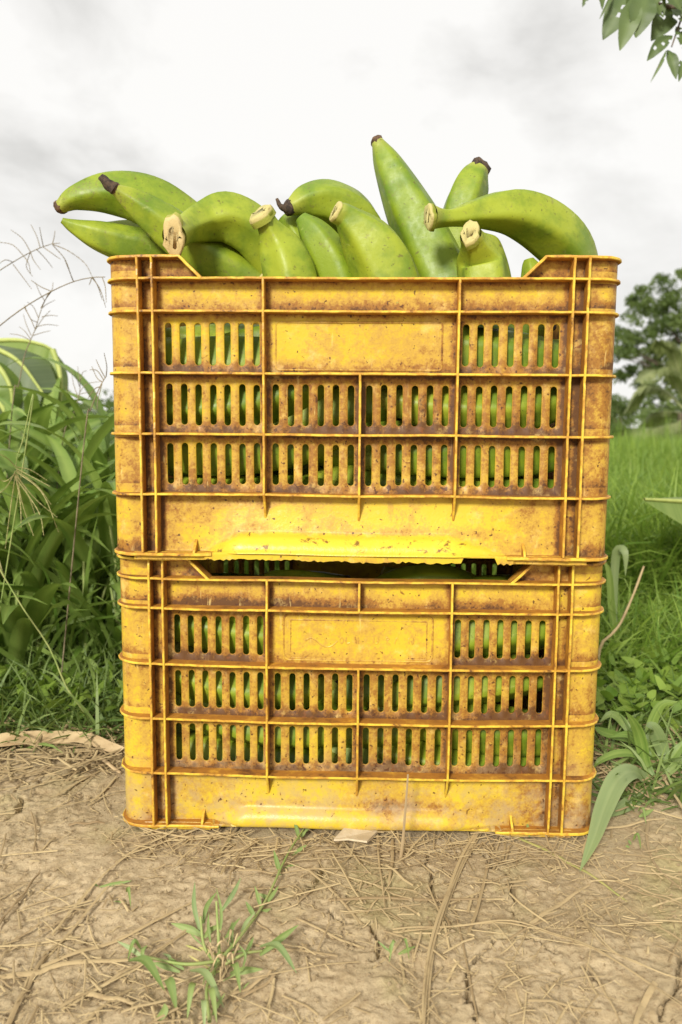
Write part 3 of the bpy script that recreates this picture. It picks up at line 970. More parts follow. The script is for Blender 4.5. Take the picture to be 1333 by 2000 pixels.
plantain_px('plantain arched over the middle of the heap with a dark shrivelled tip', [(566, 406, .10), (600, 394, .11), (645, 396, .12), (690, 424, .13), (718, 470, .14), (735, 540, .15)], [14, 31, 41, 44, 42, 40], 'dark', 'none', 8, ([(560, 408, .098), (548, 402, .095), (541, 388, .095)], [9, 5, 3]))
plantain_px('bright yellow green plantain under the arched one in the middle', [(588, 424, .07), (612, 455, .07), (640, 500, .07), (662, 550, .07), (675, 610, .07)], [12, 30, 40, 44, 44], 'none', 'none', 9)
plantain_px('dark plantain wedged behind the square stemmed one', [(556, 422, .13), (580, 455, .13), (600, 510, .13), (615, 560, .13)], [14, 28, 34, 34], 'none', 'none', 10)
plantain_px('big plantain with a pale stub stem right of the middle', [(660, 415, .03), (680, 428, .035), (722, 476, .045), (752, 530, .05), (775, 600, .05)], [19, 27, 52, 60, 58], 'cut', 'none', 11)
plantain_px('tallest plantain standing upright with a small brown tip', [(737, 276, .15), (757, 318, .15), (795, 398, .145), (833, 475, .14), (862, 540, .13), (885, 620, .12)], [11, 27, 43, 52, 54, 50], 'brown', 'none', 12)
plantain_px('ridged plantain with a black blunt end, behind the horizontal one', [(934, 332, .17), (922, 358, .165), (905, 405, .16), (892, 470, .16), (885, 560, .16)], [21, 32, 38, 38, 38], 'black', 'none', 13)
plantain_px('long curved plantain lying across the right end with a flared cut stem', [(842, 424, .05), (862, 425, .055), (890, 424, .06), (940, 415, .075), (1000, 414, .09), (1058, 442, .11), (1105, 490, .13), (1128, 560, .15)], [24, 18, 17, 29, 43, 50, 50, 46], 'cut', 'none', 14, face=(0.7, 1, 1.0))
plantain_px('plantain under the long curved one with a torn pale stem', [(920, 458, .02), (927, 474, .03), (941, 506, .05), (948, 560, .05), (950, 620, .05)], [21, 26, 45, 50, 48], 'cut', 'none', 15, face=(1.0, 1, 1.25))
plantain_px('small plantain end peeping over the right slope of the upper crate', [(1033, 506, .10), (1036, 520, .10), (1044, 550, .10), (1055, 600, .10)], [9, 16, 26, 30], 'none', 'none', 16)
plantain_px('plantain at the far right whose dark tip pokes above the rim', [(1151, 481, .22), (1146, 500, .22), (1130, 545, .22), (1110, 600, .22)], [4, 12, 28, 34], 'dark', 'none', 17)
plantain_px('plantain with a flat end in the gap under the upper crate', [(519, 1130, .09), (545, 1126, .09), (600, 1141, .09), (680, 1165, .10), (760, 1180, .11)], [11, 14, 27, 34, 34], 'none', 'none', 18)
plantain_px('broad domed plantain filling the right of the gap between the crates', [(700, 1180, .08), (765, 1153, .078), (835, 1141, .078), (905, 1152, .078), (985, 1190, .085)], [22, 33, 36, 34, 26], 'none', 'none', 19)
plantain_px('low plantain beside the domed one at the right end of the gap', [(915, 1155, .09), (960, 1152, .09), (1010, 1160, .09), (1060, 1185, .10)], [15, 22, 26, 24], 'none', 'none', 20)

protos = []
for k in range(6):
    rs = random.Random(50 + k)
    Ln, cv = rs.uniform(0.215, 0.245), rs.uniform(0.004, 0.016)
    xs = np.linspace(-0.5, 0.5, 7)
    P = [(x * Ln, 0, -cv * (1 - (2 * x) ** 2) + cv * 0.5) for x in xs]
    protos.append(plantain_meshes(P, [0.009, 0.019, 0.0255, 0.0275, 0.0265, 0.021, 0.008], 'cut', 'dark', 60 + k))
def inner(label, M4, loc, rot, k):
    o = thing('plantain', label, 'plantain', (0, 0, 0), GR)
    o.matrix_world = M4 @ Matrix.Translation(loc) @ Euler(rot).to_matrix().to_4x4()
    for nm, me in protos[k % len(protos)]:
        put(nm, me, o)
levels = [(0.060, 'lowest behind bottom slot row'), (0.109, 'upper part of bottom slot row'), (0.158, 'behind middle slot row'), (0.207, 'lower part of top slot row'), (0.250, 'highest behind top slot row')]
for nm, M4, sd in (('lower', ML, 5), ('upper', MU, 9)):
    rs = random.Random(sd)
    k = sd
    yo = 0.0515 if nm == 'lower' else 0.0542
    for z, ph in levels:
        for x, side in ((-0.13, 'left'), (0.0, 'middle'), (0.13, 'right')):
            if nm == 'upper' and z > 0.22 and side != 'middle':
                continue
            if side == 'middle':
                if z > 0.23 and nm == 'lower':
                    continue
                inner(f'plantain glimpsed through slots of {nm} crate, {ph}, middle', M4, (rs.uniform(-.03, .03), (0.060 if nm == 'lower' else 0.070) + rs.uniform(0, .006), z + rs.uniform(-.012, .012)), (rs.uniform(-1.2, 1.2), rs.uniform(-.28, .28), rs.uniform(-.04, .04)), k)
            else:
                inner(f'plantain glimpsed through slots of {nm} crate, {ph}, {side}', M4, (x + rs.uniform(-.008, .008), yo + rs.uniform(0, .003) - (0.0055 if nm == 'lower' else 0), z + rs.uniform(-.006, .006)), (rs.choice((0, 3.14)) + rs.uniform(-.35, .35), rs.uniform(-.16, .16), rs.uniform(-.03, .03)), k)
            k += 1
    for z in (0.035, 0.085, 0.135, 0.185, 0.225):
        for x in (-0.135, 0.13):
            for y in (0.135, 0.19):
                if y > 0.15 and z < 0.18:
                    continue
                inner(f'plantain mostly hidden behind others deep inside the {nm} crate', M4, (x + rs.uniform(-.01, .01), y, z + rs.uniform(-.01, .01)), (rs.uniform(-2, 2), rs.uniform(-.3, .3), rs.uniform(-.15, .15)), k)
                k += 1

# ------------------------------------------------------------------ grass and leaves: builders
def blades(N, bx, by, Lr, Wr, lean=(0.05, 0.6), curl=(0.4, 1.8), S=5, z0=0.0, g=None):
    g = g or rng
    az = g.uniform(0, 2 * math.pi, N)
    Lg = g.uniform(*Lr, N) if not callable(Lr) else Lr(bx, by)
    wd = g.uniform(*Wr, N)
    t = np.linspace(0, 1, S + 1)
    phi = g.uniform(*lean, N)[:, None] + g.uniform(*curl, N)[:, None] * t[None] ** 1.4
    st = Lg[:, None] / S
    rad = np.concatenate([np.zeros((N, 1)), np.cumsum(np.sin(phi[:, :-1]) * st, 1)], 1)
    zz = np.concatenate([np.zeros((N, 1)), np.cumsum(np.cos(phi[:, :-1]) * st, 1)], 1)
    c, s = np.cos(az)[:, None], np.sin(az)[:, None]
    X, Y = bx[:, None] + rad * c, by[:, None] + rad * s
    Z = np.maximum(zz + z0, 0.004 + 0.3 * np.minimum(0, zz))
    tw = g.uniform(-1.2, 1.2, N)[:, None] + g.uniform(-0.8, 0.8, N)[:, None] * t[None]
    w = wd[:, None] * 0.5 * (0.55 + 0.45 * np.minimum(1, t * 4)) * (1 - t ** 2.6 * 0.97)
    sx, sy, sz = -s * np.cos(tw), c * np.cos(tw), np.sin(tw) * np.ones_like(c)
    A = np.stack([X + sx * w, Y + sy * w, Z + sz * w], -1)
    B = np.stack([X - sx * w, Y - sy * w, Z - sz * w], -1)
    v = np.stack([A, B], 2).reshape(-1, 3)
    b = (np.arange(N) * (S + 1) * 2)[:, None] + np.arange(S)[None] * 2
    f = np.stack([b, b + 1, b + 3, b + 2], -1).reshape(-1, 4)
    tint = np.repeat(g.uniform(0, 1, N), (S + 1) * 2)
    return v, f, tint
def join(parts):
    vs, fs, ts, o = [], [], [], 0
    for v, f, t in parts:
        vs.append(v); fs.append(f + o); ts.append(t); o += len(v)
    return np.concatenate(vs), np.concatenate(fs), np.concatenate(ts)
def strip(P, w, normal=(0, -0.5, 0.86), fold=0.25, wave=0.0, seed=0, holes=0, twist=0.0, lat=5):
    """leaf along P with half widths w: verts, faces, tint"""
    rs = random.Random(seed)
    n = len(P)
    T = np.gradient(P, axis=0)
    T /= np.linalg.norm(T, axis=1)[:, None] + 1e-12
    us = np.linspace(-1, 1, lat)
    v, f = [], []
    for k in range(n):
        nn = np.array(normal, float)
        sd = np.cross(T[k], nn)
        if np.linalg.norm(sd) < 0.05:
            sd = np.cross(T[k], nn + np.array([0.3, 0.1, 0]))
        sd /= np.linalg.norm(sd)
        up = np.cross(sd, T[k])
        a = twist * k / (n - 1)
        sd, up = sd * math.cos(a) + up * math.sin(a), up * math.cos(a) - sd * math.sin(a)
        for u in us:
            q = P[k] + sd * w[k] * u + up * (abs(u) * w[k] * fold + wave * w[k] * math.sin(k * 1.7 + u * 2 + seed) * abs(u))
            v.append(q)
    for k in range(n - 1):
        for j in range(lat - 1):
            if holes and rs.random() < holes and 1 < k < n - 2:
                continue
            f.append((k * lat + j, k * lat + j + 1, k * lat + lat + 1 + j, k * lat + lat + j))
    lt = [0.5 + rs.uniform(-.35, .3) if abs(u) > 1e-6 else 1.0 for u in us]
    tint = [lt[j] + rs.uniform(-.08, .08) for k in range(n) for j in range(lat)]
    return v, f, tint
def leafprof(n, blunt=0.35, base=0.25):
    t = np.linspace(0, 1, n)
    return np.minimum(1, base + (1 - base) * (t / blunt).clip(0, 1) ** 0.8) * (1 - ((t - blunt).clip(0) / (1 - blunt)) ** 2.0 * 0.96)
def leaf_obj(P, wmax, mat, parent, name='leaf', n=12, blunt=0.35, base=0.3, loc=None, **k):
    C = catmull(P, n)
    if loc is not None:
        C = C - np.asarray(loc)
    v, f, t = strip(C, leafprof(n, blunt, base) * wmax, **k)
    return put(name, mesh_of(name, v, f, mat, t), parent)
def stem_obj(P, r0, r1, mat, parent, name='stem', n=10, seg=6, loc=None, fn=None):
    C = catmull(P, n)
    if loc is not None:
        C = C - np.asarray(loc)
    v, f, _ = tube(C, np.linspace(r0, r1, n), seg, fn)
    return put(name, mesh_of(name, v, f, mat, np.full(len(v), 0.5)), parent)

# ------------------------------------------------------------------ trees, palm and shrubs at the far edge
def leaf_cloud(spr, per, size, flat, g):
    """spr: (n,3) centres with radii (n,) -> quads"""
    C, Rr = spr
    n = len(C)
    N = n * per
    d = g.normal(0, 1, (N, 3))
    d /= np.linalg.norm(d, axis=1)[:, None]
    d *= (g.random(N) ** 0.45)[:, None]
    tilt = np.repeat(g.normal(0, 0.22, (n, 2)), per, 0)
    rr = np.repeat(Rr, per)
    p = d * rr[:, None]
    p[:, 2] = p[:, 2] * flat + p[:, 0] * tilt[:, 0] + p[:, 1] * tilt[:, 1] - 0.12 * rr * (d[:, 0] ** 2 + d[:, 1] ** 2)
    p += np.repeat(C, per, 0)
    a = g.normal(0, 1, (N, 3)); a /= np.linalg.norm(a, axis=1)[:, None]
    b = np.cross(a, g.normal(0, 1, (N, 3))); b /= np.linalg.norm(b, axis=1)[:, None]
    s = g.uniform(*size, N)[:, None]
    v = np.stack([p - a * s, p + b * s * 0.45, p + a * s, p - b * s * 0.45], 1).reshape(-1, 3)
    f = np.arange(N * 4).reshape(N, 4)
    tint = np.repeat((0.25 + 0.5 * np.repeat(g.random(n), per) + g.uniform(-0.25, 0.25, N)).clip(0, 1), 4)
    return v, f, tint
def shrub(name, label, cat, px, py_base, py_top, wpx, Y, seed, mat='tree', n=26, flat=0.7, per=120, grp=None):
    g = np.random.default_rng(seed)
    b = at(px, py_base, Y); m = mpp(b)
    b[2] = 0.0
    H = (py_base - py_top) * m + at(px, py_base, Y)[2]
    root = thing(name, label, cat, tuple(b), grp)
    C, Rr = [], []
    for k in range(n):
        h = g.uniform(0.25, 1.0)
        ww = wpx * m * math.sqrt(max(0.05, 1 - ((h - 0.5) / 0.62) ** 2))
        C.append((g.uniform(-1, 1) * ww, g.uniform(-1, 1) * ww * 0.7, h * H * 0.93)); Rr.append(g.uniform(0.16, 0.3) * min(H, 2 * wpx * m))
    v, f, t = leaf_cloud((np.array(C), np.array(Rr)), per, (H * 0.02, H * 0.04), flat, g)
    np_mesh('crown', v, f, M[mat], tint=t, parent=root)
    for k in range(4):
        stem_obj([(0, 0, -0.05), (g.uniform(-.1, .1) * H, 0, H * .35), tuple(np.array(C[k]) * 0.9)], H * 0.02, H * 0.006, M['bark'], root, 'trunk' if k == 0 else 'limb')
    return root
# spreading tree
g = np.random.default_rng(21)
TY = 26.0
b = at(1352, 870, TY); m = mpp(b); base = np.array([b[0], TY, 0.0])
root = thing('spreading_tree', 'tall spreading tree with airy layered foliage beyond the meadow on the right', 'tree', tuple(base))
def top_px(x):
    return float(np.interp(x, [1195, 1210, 1228, 1262, 1300, 1333, 1400, 1480, 1560], [700, 596, 560, 534, 525, 508, 500, 550, 690]))
C, Rr = [], []
k = 0
while len(C) < 380:
    x = g.uniform(1200, 1540); tp = top_px(x)
    y = tp + 14 + (g.random() ** 0.9) * (845 - tp)
    if float(vn(x / 34.0 + 3, y / 15.0)) > 0.30 and y > tp + 30:
        continue
    if x < 1262 and y > 690 and g.random() < 0.62:
        continue
    p = at(x, y, TY + g.uniform(-1.8, 1.8)) - base
    C.append(p); Rr.append(g.uniform(13, 25) * m)
C, Rr = np.array(C), np.array(Rr)
v, f, t = leaf_cloud((C, Rr), 80, (0.05, 0.10), 0.52, g)
np_mesh('crown', v, f, M['tree'], tint=t, parent=root)
stem_obj([(0, 0, -0.1), (0.05, 0, 1.5), (-0.1, 0, 3.0), (0.1, 0, 4.6)], 0.20, 0.07, M['bark'], root, 'trunk', seg=9)
for k in range(0, 60, 3):
    q = C[k]; z0_ = min(4.2, max(0.8, q[2] * 0.55))
    stem_obj([(0, 0, z0_), tuple(q * np.array([0.5, 0.5, 0]) + np.array([0, 0, q[2] * 0.82])), tuple(q)], 0.055, 0.012, M['bark'], root, 'limb', n=7, seg=5)
shrub('shrub', 'dark rounded shrub at the meadow edge just right of the upper crate', 'shrub', 1206, 872, 770, 34, 15, 31)
shrub('shrub', 'low dense shrub behind the drooping palm fronds', 'shrub', 1290, 872, 800, 52, 18, 32)
shrub('shrub', 'wide dark shrub under the right side of the spreading tree', 'shrub', 1400, 872, 740, 75, 17, 33)
shrub('shrub', 'faint dark bush on the horizon left of the crates', 'shrub', 205, 838, 795, 36, 20, 34)
shrub('shrub', 'faint bush on the horizon behind the banana plant', 'shrub', 120, 840, 800, 50, 24, 35)
g = np.random.default_rng(61)
n_ = 420
px_ = g.uniform(-1200, 2700, n_); YY = g.uniform(60, 75, n_)
C = np.stack([CAM[0] + (px_ - 666.5) / F_PX * (YY - CAM[1]), YY, g.uniform(0.3, 2.0, n_) + 0.9 * (vn(px_ / 90, px_ * 0) + .3)], -1)
v, f, t = leaf_cloud((C, g.uniform(0.7, 1.5, n_)), 42, (0.16, 0.34), 0.8, g)
tag(np_mesh('far_wood', v, f, M['tree'], tint=t, kind='stuff'), 'dark line of far off trees along the horizon', 'trees')
# young coconut palm
PY = 10.5
b = at(1338, 880, PY); m = mpp(b); base = np.array([b[0], PY, 0.0])
root = thing('coconut_palm', 'young coconut palm with arching feathery fronds at the meadow edge', 'palm tree', tuple(base))
ctr = at(1338, 806, PY) - base
stem_obj([(0, 0, -0.05), tuple(ctr * 0.5), tuple(ctr)], 0.13, 0.09, M['bark'], root, 'trunk', seg=9)
fr = [[(1338, 800), (1300, 768), (1262, 764), (1228, 800)], [(1340, 790), (1312, 738), (1282, 724), (1250, 745)], [(1336, 820), (1300, 838), (1262, 842), (1234, 876)],
      [(1340, 780), (1336, 720), (1352, 655)], [(1345, 790), (1390, 730), (1440, 770)], [(1345, 810), (1400, 800), (1460, 850)], [(1345, 795), (1370, 700), (1408, 645)],
      [(1338, 810), (1310, 806), (1275, 822), (1246, 862)], [(1340, 790), (1318, 700), (1290, 668)], [(1342, 815), (1380, 830), (1420, 870)]]
for k, pl in enumerate(fr):
    dyy = (0.5, -0.6, -0.9, 0.2, 0.6, -0.3, -0.5, 0.9, -0.2, 0.8)[k]
    P = catmull([at(x, y, PY + dyy * i / (len(pl) - 1)) - base for i, (x, y) in enumerate(pl)], 34)
    rs = random.Random(k)
    vs, fs = [], []
    vv, ff, _ = tube(P, np.linspace(0.018, 0.004, 34), 5)
    fo = put('frond', mesh_of('frond', vv, ff, M['palm'], np.full(len(vv), 0.9)), root)
    for i in range(4, 34):
        for sgn in (-1, 1):
            T = P[min(i + 1, 33)] - P[i - 1]; T /= np.linalg.norm(T)
            sd = np.cross(T, np.array([0, 0, 1.0])); sd /= np.linalg.norm(sd) + 1e-9
            ll = 0.52 * math.sin(math.pi * (0.12 + 0.8 * i / 34)) * rs.uniform(0.85, 1.1)
            d = sd * sgn * 0.55 + T * 0.45 + np.array([0, 0, 0.12])
            a = P[i]; b2 = a + d * ll * 0.5; c2 = b2 + (d * 0.5 + np.array([0, 0, -0.62])) * ll * 0.5
            wv = T * 0.022
            o = len(vs)
            vs += [a - wv, a + wv, b2 - wv, b2 + wv, c2 - wv * 0.1, c2 + wv * 0.1]
            fs += [(o, o + 1, o + 3, o + 2), (o + 2, o + 3, o + 5, o + 4)]
    put('leaflets', mesh_of('leaflets', vs, fs, M['palm'], [rs.random() for _ in range(len(vs) // 6) for _ in range(6)]), fo)['kind'] = 'stuff'

# ------------------------------------------------------------------ meadow and fill grass (nobody could count these)
g = np.random.default_rng(5)
def wedge(n, y0, y1, lo, hi, pw=1.0):
    """points between two photo columns, from y0 to y1 metres behind the crate front"""
    Y = y0 + (y1 - y0) * g.random(n) ** pw
    d = Y - CAM[1]
    u = (g.uniform(lo, hi, n) - 666.5) / F_PX
    return CAM[0] + u * d, Y
pts = []
x, y = wedge(6500, 0.50, 1.2, 1120, 1700); pts.append(blades(6500, x, y, (0.07, 0.20), (0.003, 0.007), (0.1, 1.0), (0.3, 1.9)))
x, y = wedge(24000, 1.0, 3.6, 1090, 1800, 1.3); pts.append(blades(24000, x, y, (0.18, 0.42), (0.004, 0.009), (0.05, 0.7), (0.2, 1.7)))
x, y = wedge(36000, 3.2, 10.5, 1090, 2500, 1.3); pts.append(blades(36000, x, y, (0.24, 0.44), (0.009, 0.016), (0.05, 0.5), (0.1, 1.3), 4))
x, y = wedge(9000, 1.3, 7.0, 240, 1090); pts.append(blades(9000, x, y, (0.2, 0.38), (0.010, 0.018), (0.05, 0.6), (0.2, 1.4), 4))
x, y = wedge(900, 3.5, 9.0, 1090, 1800); pts.append(blades(900, x, y, (0.42, 0.60), (0.006, 0.010), (0.02, 0.2), (0.05, 0.5), 4))
v, f, t = join(pts)
tag(np_mesh('meadow_grass', v, f, M['meadow'], tint=t, kind='stuff'), 'bright green meadow grass filling the field behind the crates on the right', 'grass')
pts = []
x, y = wedge(1800, 0.85, 2.4, -420, 262, 1.2); pts.append(blades(1800, x, y, (0.25, 0.60), (0.007, 0.017), (0.05, 0.55), (0.4, 2.0), 6))
x, y = wedge(900, 0.50, 0.9, -420, 250); pts.append(blades(900, x, y, (0.14, 0.36), (0.006, 0.014), (0.1, 0.8), (0.6, 2.2), 6))
v, f, t = join(pts)
tag(np_mesh('tall_grass', v, f, M['tallfill'], tint=t, kind='stuff'), 'dense tall grass filling the stand left of the crates', 'grass')
pts = []
x, y = wedge(3800, 0.24, 0.62, -300, 300, 0.7); pts.append(blades(3800, x, y, (0.03, 0.13), (0.002, 0.006), (0.3, 1.3), (0.2, 1.4), 4))
x, y = wedge(2400, 0.22, 0.62, 1080, 1600, 0.6); pts.append(blades(2400, x, y, (0.03, 0.11), (0.002, 0.006), (0.3, 1.3), (0.2, 1.4), 4))
x, y = wedge(420, 0.10, 0.30, 1205, 1600); pts.append(blades(420, x, y, (0.03, 0.10), (0.002, 0.006), (0.4, 1.4), (0.2, 1.4), 4))
x, y = wedge(700, 0.30, 1.0, 300, 1080); pts.append(blades(700, x, y, (0.05, 0.15), (0.003, 0.007), (0.3, 1.2), (0.2, 1.4), 4))
v, f, t = join(pts)
tag(np_mesh('short_grass', v, f, M['shortg'], tint=t, kind='stuff'), 'short creeping grass where the bare clay ends', 'grass')
pts = []
x, y = wedge(2600, 0.30, 0.95, 1090, 1600); pts.append(blades(2600, x, y, (0.018, 0.045), (0.010, 0.022), (0.5, 1.4), (0.1, 0.8), 4, z0=0.0))
pts[-1][0][:, 2] += np.repeat(g.uniform(0.0, 0.07, 2600), 10)
x, y = wedge(900, 0.32, 0.6, -200, 260); pts.append(blades(900, x, y, (0.018, 0.04), (0.009, 0.018), (0.5, 1.4), (0.1, 0.8), 4))
pts[-1][0][:, 2] += np.repeat(g.uniform(0.0, 0.05, 900), 10)
v, f, t = join(pts)
tag(np_mesh('ground_cover', v, f, M['meadow'], tint=t, kind='stuff'), 'small leaved ground cover weeds along the edge of the bare clay', 'weeds')

# ------------------------------------------------------------------ banana plants
def hang_leaf(mid, hw, A, B, parent, loc, mat='banana', n=64, seed=0, droop=0.35, rib=True, notch=0.0):
    """leaf whose two halves hang from a bent midrib; A, B directions of the halves"""
    C = catmull([at(*p) for p in mid], n)
    w = np.interp(np.linspace(0, 1, n), np.linspace(0, 1, len(hw)), hw) * mpp(C[n // 2])
    rs = random.Random(seed)
    v, f, t = [], [], []
    cv_ = [rs.uniform(-.45, .35) for _ in range(n)]
    for k in range(n):
        for sd, D in ((-1, np.array(A, float)), (1, np.array(B, float))):
            D = D / np.linalg.norm(D)
            for j in range(5):
                u = j / 4
                q = C[k] + D * w[k] * u + np.array([0, 0, -droop * w[k] * u * u]) + np.array([0.0, 1, 0]) * 0.05 * w[k] * u * math.sin(k * 0.31 + seed + sd)
                v.append(q - np.asarray(loc)); t.append(0.5 + cv_[k] * min(1, u * 3) + (0.25 if j == 4 else 0))
    for k in range(n - 1):
        for s_ in range(2):
            for j in range(4):
                a = k * 10 + s_ * 5 + j
                f.append((a, a + 1, a + 11, a + 10))
    lf = put('leaf', mesh_of('leaf', v, f, M[mat], t), parent)
    if rib:
        vv, ff, _ = tube(C - np.asarray(loc) + np.array([0, -0.001, 0.001]), np.linspace(0.008, 0.003, n), 6)
        put('midrib', mesh_of('midrib', vv, ff, M['banana_rib']), lf)
    return lf
BY = 1.25
bl = gnd(60, 1290); bl = np.array([at(62, 900, BY)[0], BY, 0.0])
root = thing('banana_plant', 'young banana plant with broad folded leaves above the tall grass', 'banana plant', tuple(bl))
hang_leaf([(-110, 700, BY), (-40, 672, BY), (30, 665, BY), (80, 673, BY), (106, 685, BY)], [30, 70, 92, 86, 40], (-0.12, -0.45, -0.9), (0.2, 0.8, -0.5), root, bl, seed=1, droop=0.05)
hang_leaf([(104, 684, BY - .01), (116, 722, BY - .02), (120, 765, BY - .03), (114, 822, BY - .04)], [6, 26, 24, 8], (-1, -0.15, -0.12), (0.25, 0.9, -0.1), root, bl, seed=11, droop=0.0)
hang_leaf([(-50, 668, BY - .10), (2, 686, BY - .12), (42, 712, BY - .13), (84, 768, BY - .14)], [20, 80, 96, 50], (-0.25, -0.2, -1), (0.25, 0.9, 0.1), root, bl, mat='bananadark', seed=2, droop=0.0)
hang_leaf([(-40, 690, BY - .16), (0, 720, BY - .17), (22, 760, BY - .18), (24, 800, BY - .18)], [20, 50, 46, 12], (-0.9, -0.2, -0.4), (0.35, 0.9, 0), root, bl, seed=13, droop=0.1)
hang_leaf([(60, 758, BY - .05), (66, 730, BY - .05), (80, 715, BY - .05), (95, 728, BY - .05), (92, 742, BY - .05)], [8, 20, 26, 20, 4], (-0.2, -0.3, -1), (0.4, 0.9, 0), root, bl, mat='bananadark', seed=3, droop=0.1)
hang_leaf([(88, 840, BY + .1), (112, 786, BY + .1), (130, 772, BY + .1), (152, 812, BY + .1), (158, 860, BY + .1)], [16, 40, 44, 30, 8], (-0.3, -0.3, -0.9), (0.7, 0.4, -0.4), root, bl, seed=4, droop=0.1)
hang_leaf([(30, 870, BY - .2), (8, 800, BY - .2), (-20, 770, BY - .2), (-50, 790, BY - .2), (-70, 850, BY - .2)], [16, 44, 50, 40, 10], (0.3, -0.35, -0.9), (-0.6, 0.6, -0.4), root, bl, mat='bananadark', seed=5, droop=0.1)
hang_leaf([(70, 900, BY + .2), (130, 836, BY + .2), (190, 818, BY + .2), (235, 850, BY + .2)], [10, 26, 28, 8], (0.1, -0.5, -0.8), (0.1, 0.6, -0.6), root, bl, seed=6, droop=0.1)
hang_leaf([(100, 690, BY + .08), (100, 740, BY + .08), (94, 800, BY + .08), (86, 870, BY + .08)], [10, 36, 44, 30], (-1, -0.1, -0.25), (0.3, 0.9, 0), root, bl, mat='bananadark', seed=12, droop=0.0)
stem_obj([bl, at(66, 930, BY), at(60, 800, BY)], 0.032, 0.018, M['banana_rib'], root, 'stem', loc=bl, seg=10)
stem_obj([at(104, 990, BY - .02), at(109, 870, BY - .02), at(112, 820, BY - .02)], 0.007, 0.005, M['banana_rib'], root, 'petiole', loc=bl)
RY = 0.95
bl = np.array([at(1450, 1010, RY)[0], RY, 0.0])
root = thing('banana_plant', 'banana leaf with a yellowing edge reaching in over the meadow at right', 'banana plant', tuple(bl))
hang_leaf([(1450, 1010, RY), (1395, 985, RY - .05), (1330, 980, RY - .12), (1258, 976, RY - .2)], [34, 60, 54, 3], (0.30, -0.25, -0.8), (0.15, 0.8, 0.15), root, bl, seed=8, droop=0.1)
stem_obj([bl, at(1452, 1090, RY), at(1450, 1010, RY)], 0.02, 0.008, M['banana_rib'], root, 'stem', loc=bl, seg=8)

# ------------------------------------------------------------------ clumps of broad bladed grass on the left
vars_ = []
for k in range(16):
    rs = random.Random(200 + k)
    Ln, w = rs.uniform(0.28, 0.52), rs.uniform(0.0115, 0.0205)
    n = 11
    ph, cu = rs.uniform(0.25, 0.75), rs.uniform(0.9, 2.3)
    P = [np.zeros(3)]
    for i in range(n - 1):
        a = ph + cu * (i / (n - 1)) ** 1.3
        P.append(P[-1] + np.array([math.sin(a), 0, math.cos(a)]) * Ln / (n - 1))
    v, f, t = strip(np.array(P), leafprof(n, 0.3, 0.45) * w, normal=(0.25, 0.0, 0.97), fold=0.22, wave=0.06, seed=k, twist=rs.uniform(-0.7, 0.7))
    vars_.append(mesh_of('leaf', v, f, M['blade'], t))
def culm_mesh(h, lean, seed):
    C = catmull([(0, 0, -0.02), (lean * .3, 0, h * .5), (lean, 0, h)], 8)
    v, f, _ = tube(C, np.linspace(0.0035, 0.002, 8), 6)
    return mesh_of('stem', v, f, M['stem']), C
clumps = [(-12, .50), (60, .56), (130, .60), (196, .56), (232, .72), (20, .74), (98, .80), (168, .84), (-50, .66), (220, 1.0), (60, 1.0), (140, 1.1), (-90, .9), (5, 1.2)]
spots = {0: 'left of the crates, cut by the left photo edge at the front', 3: 'nearest to the left side of the crates'}
for k, (px, Y) in enumerate(clumps):
    x0 = at(px, 1200, Y)[0]
    rs = random.Random(300 + k)
    lb = 'clump of tall broad bladed green grass in the stand left of the crates'
    if k == 0:
        lb = 'front clump of tall broad bladed grass, cut by the left edge of the photo'
    if k == 3:
        lb = 'front clump of tall broad bladed grass, nearest to the left side of the crates'
    root = thing('grass_clump', lb, 'grass clump', (x0, Y, 0), 'clumps of broad bladed grass left of the crates')
    hs = 1.0 if Y > .7 else 0.8
    for c_ in range(5):
        h, ln = rs.uniform(0.22, 0.38) * hs, rs.uniform(-0.05, 0.05)
        me, C = culm_mesh(h, ln, c_)
        so = put('stem', me, root)
        so.location = (rs.uniform(-.06, .06), rs.uniform(-.05, .05), 0)
        so.rotation_euler = (0, 0, rs.uniform(0, 6.28))
        for q in range(6):
            lf = put('leaf', vars_[rs.randrange(16)], root)
            zf = (0.15 + 0.85 * q / 5)
            p = C[min(7, int(zf * 7))]
            ca, sa = math.cos(so.rotation_euler.z), math.sin(so.rotation_euler.z)
            lf.location = (so.location.x + p[0] * ca, so.location.y + p[0] * sa, p[2])
            lf.rotation_euler = (rs.uniform(-.15, .15), rs.uniform(-.25, .25), rs.uniform(0, 6.28))
            sc = rs.uniform(0.75, 1.1) * (0.9 if Y < .6 else 1)
            lf.scale = (sc, sc, sc)

# ------------------------------------------------------------------ flowering grass stalks
def panicle(label, Y, culm, branches, r=0.0007, mat='seed', bead=0.6, ground=None):
    P = [at(x, y, Y) for x, y in culm]
    g0 = np.array([P[0][0] + (-.06 if ground is None else ground), Y + 0.03, 0.0]) if True else None
    root = thing('flowering_grass', label, 'grass stalk', tuple(g0), 'flowering grass stalks left of the crates')
    stem_obj([g0] + P, r * 1.7, r * 0.9, M['stem' if mat == 'seedpale' else mat], root, 'stem', n=22, seg=5, loc=g0)
    for k, bl_ in enumerate(branches):
        rs = random.Random(k)
        Q = [at(x, y, Y + rs.uniform(-.0, .0) + 0.012 * math.sin(k * 2.3) * i) for i, (x, y) in enumerate(bl_)]
        stem_obj(Q, r * 1.0, r * 0.45, M[mat], root, 'branch', n=22, seg=5, loc=g0, fn=lambda a, t: 1 + bead * (1.6 if int(t * 21) % 2 else -0.3) * (0.25 + t))
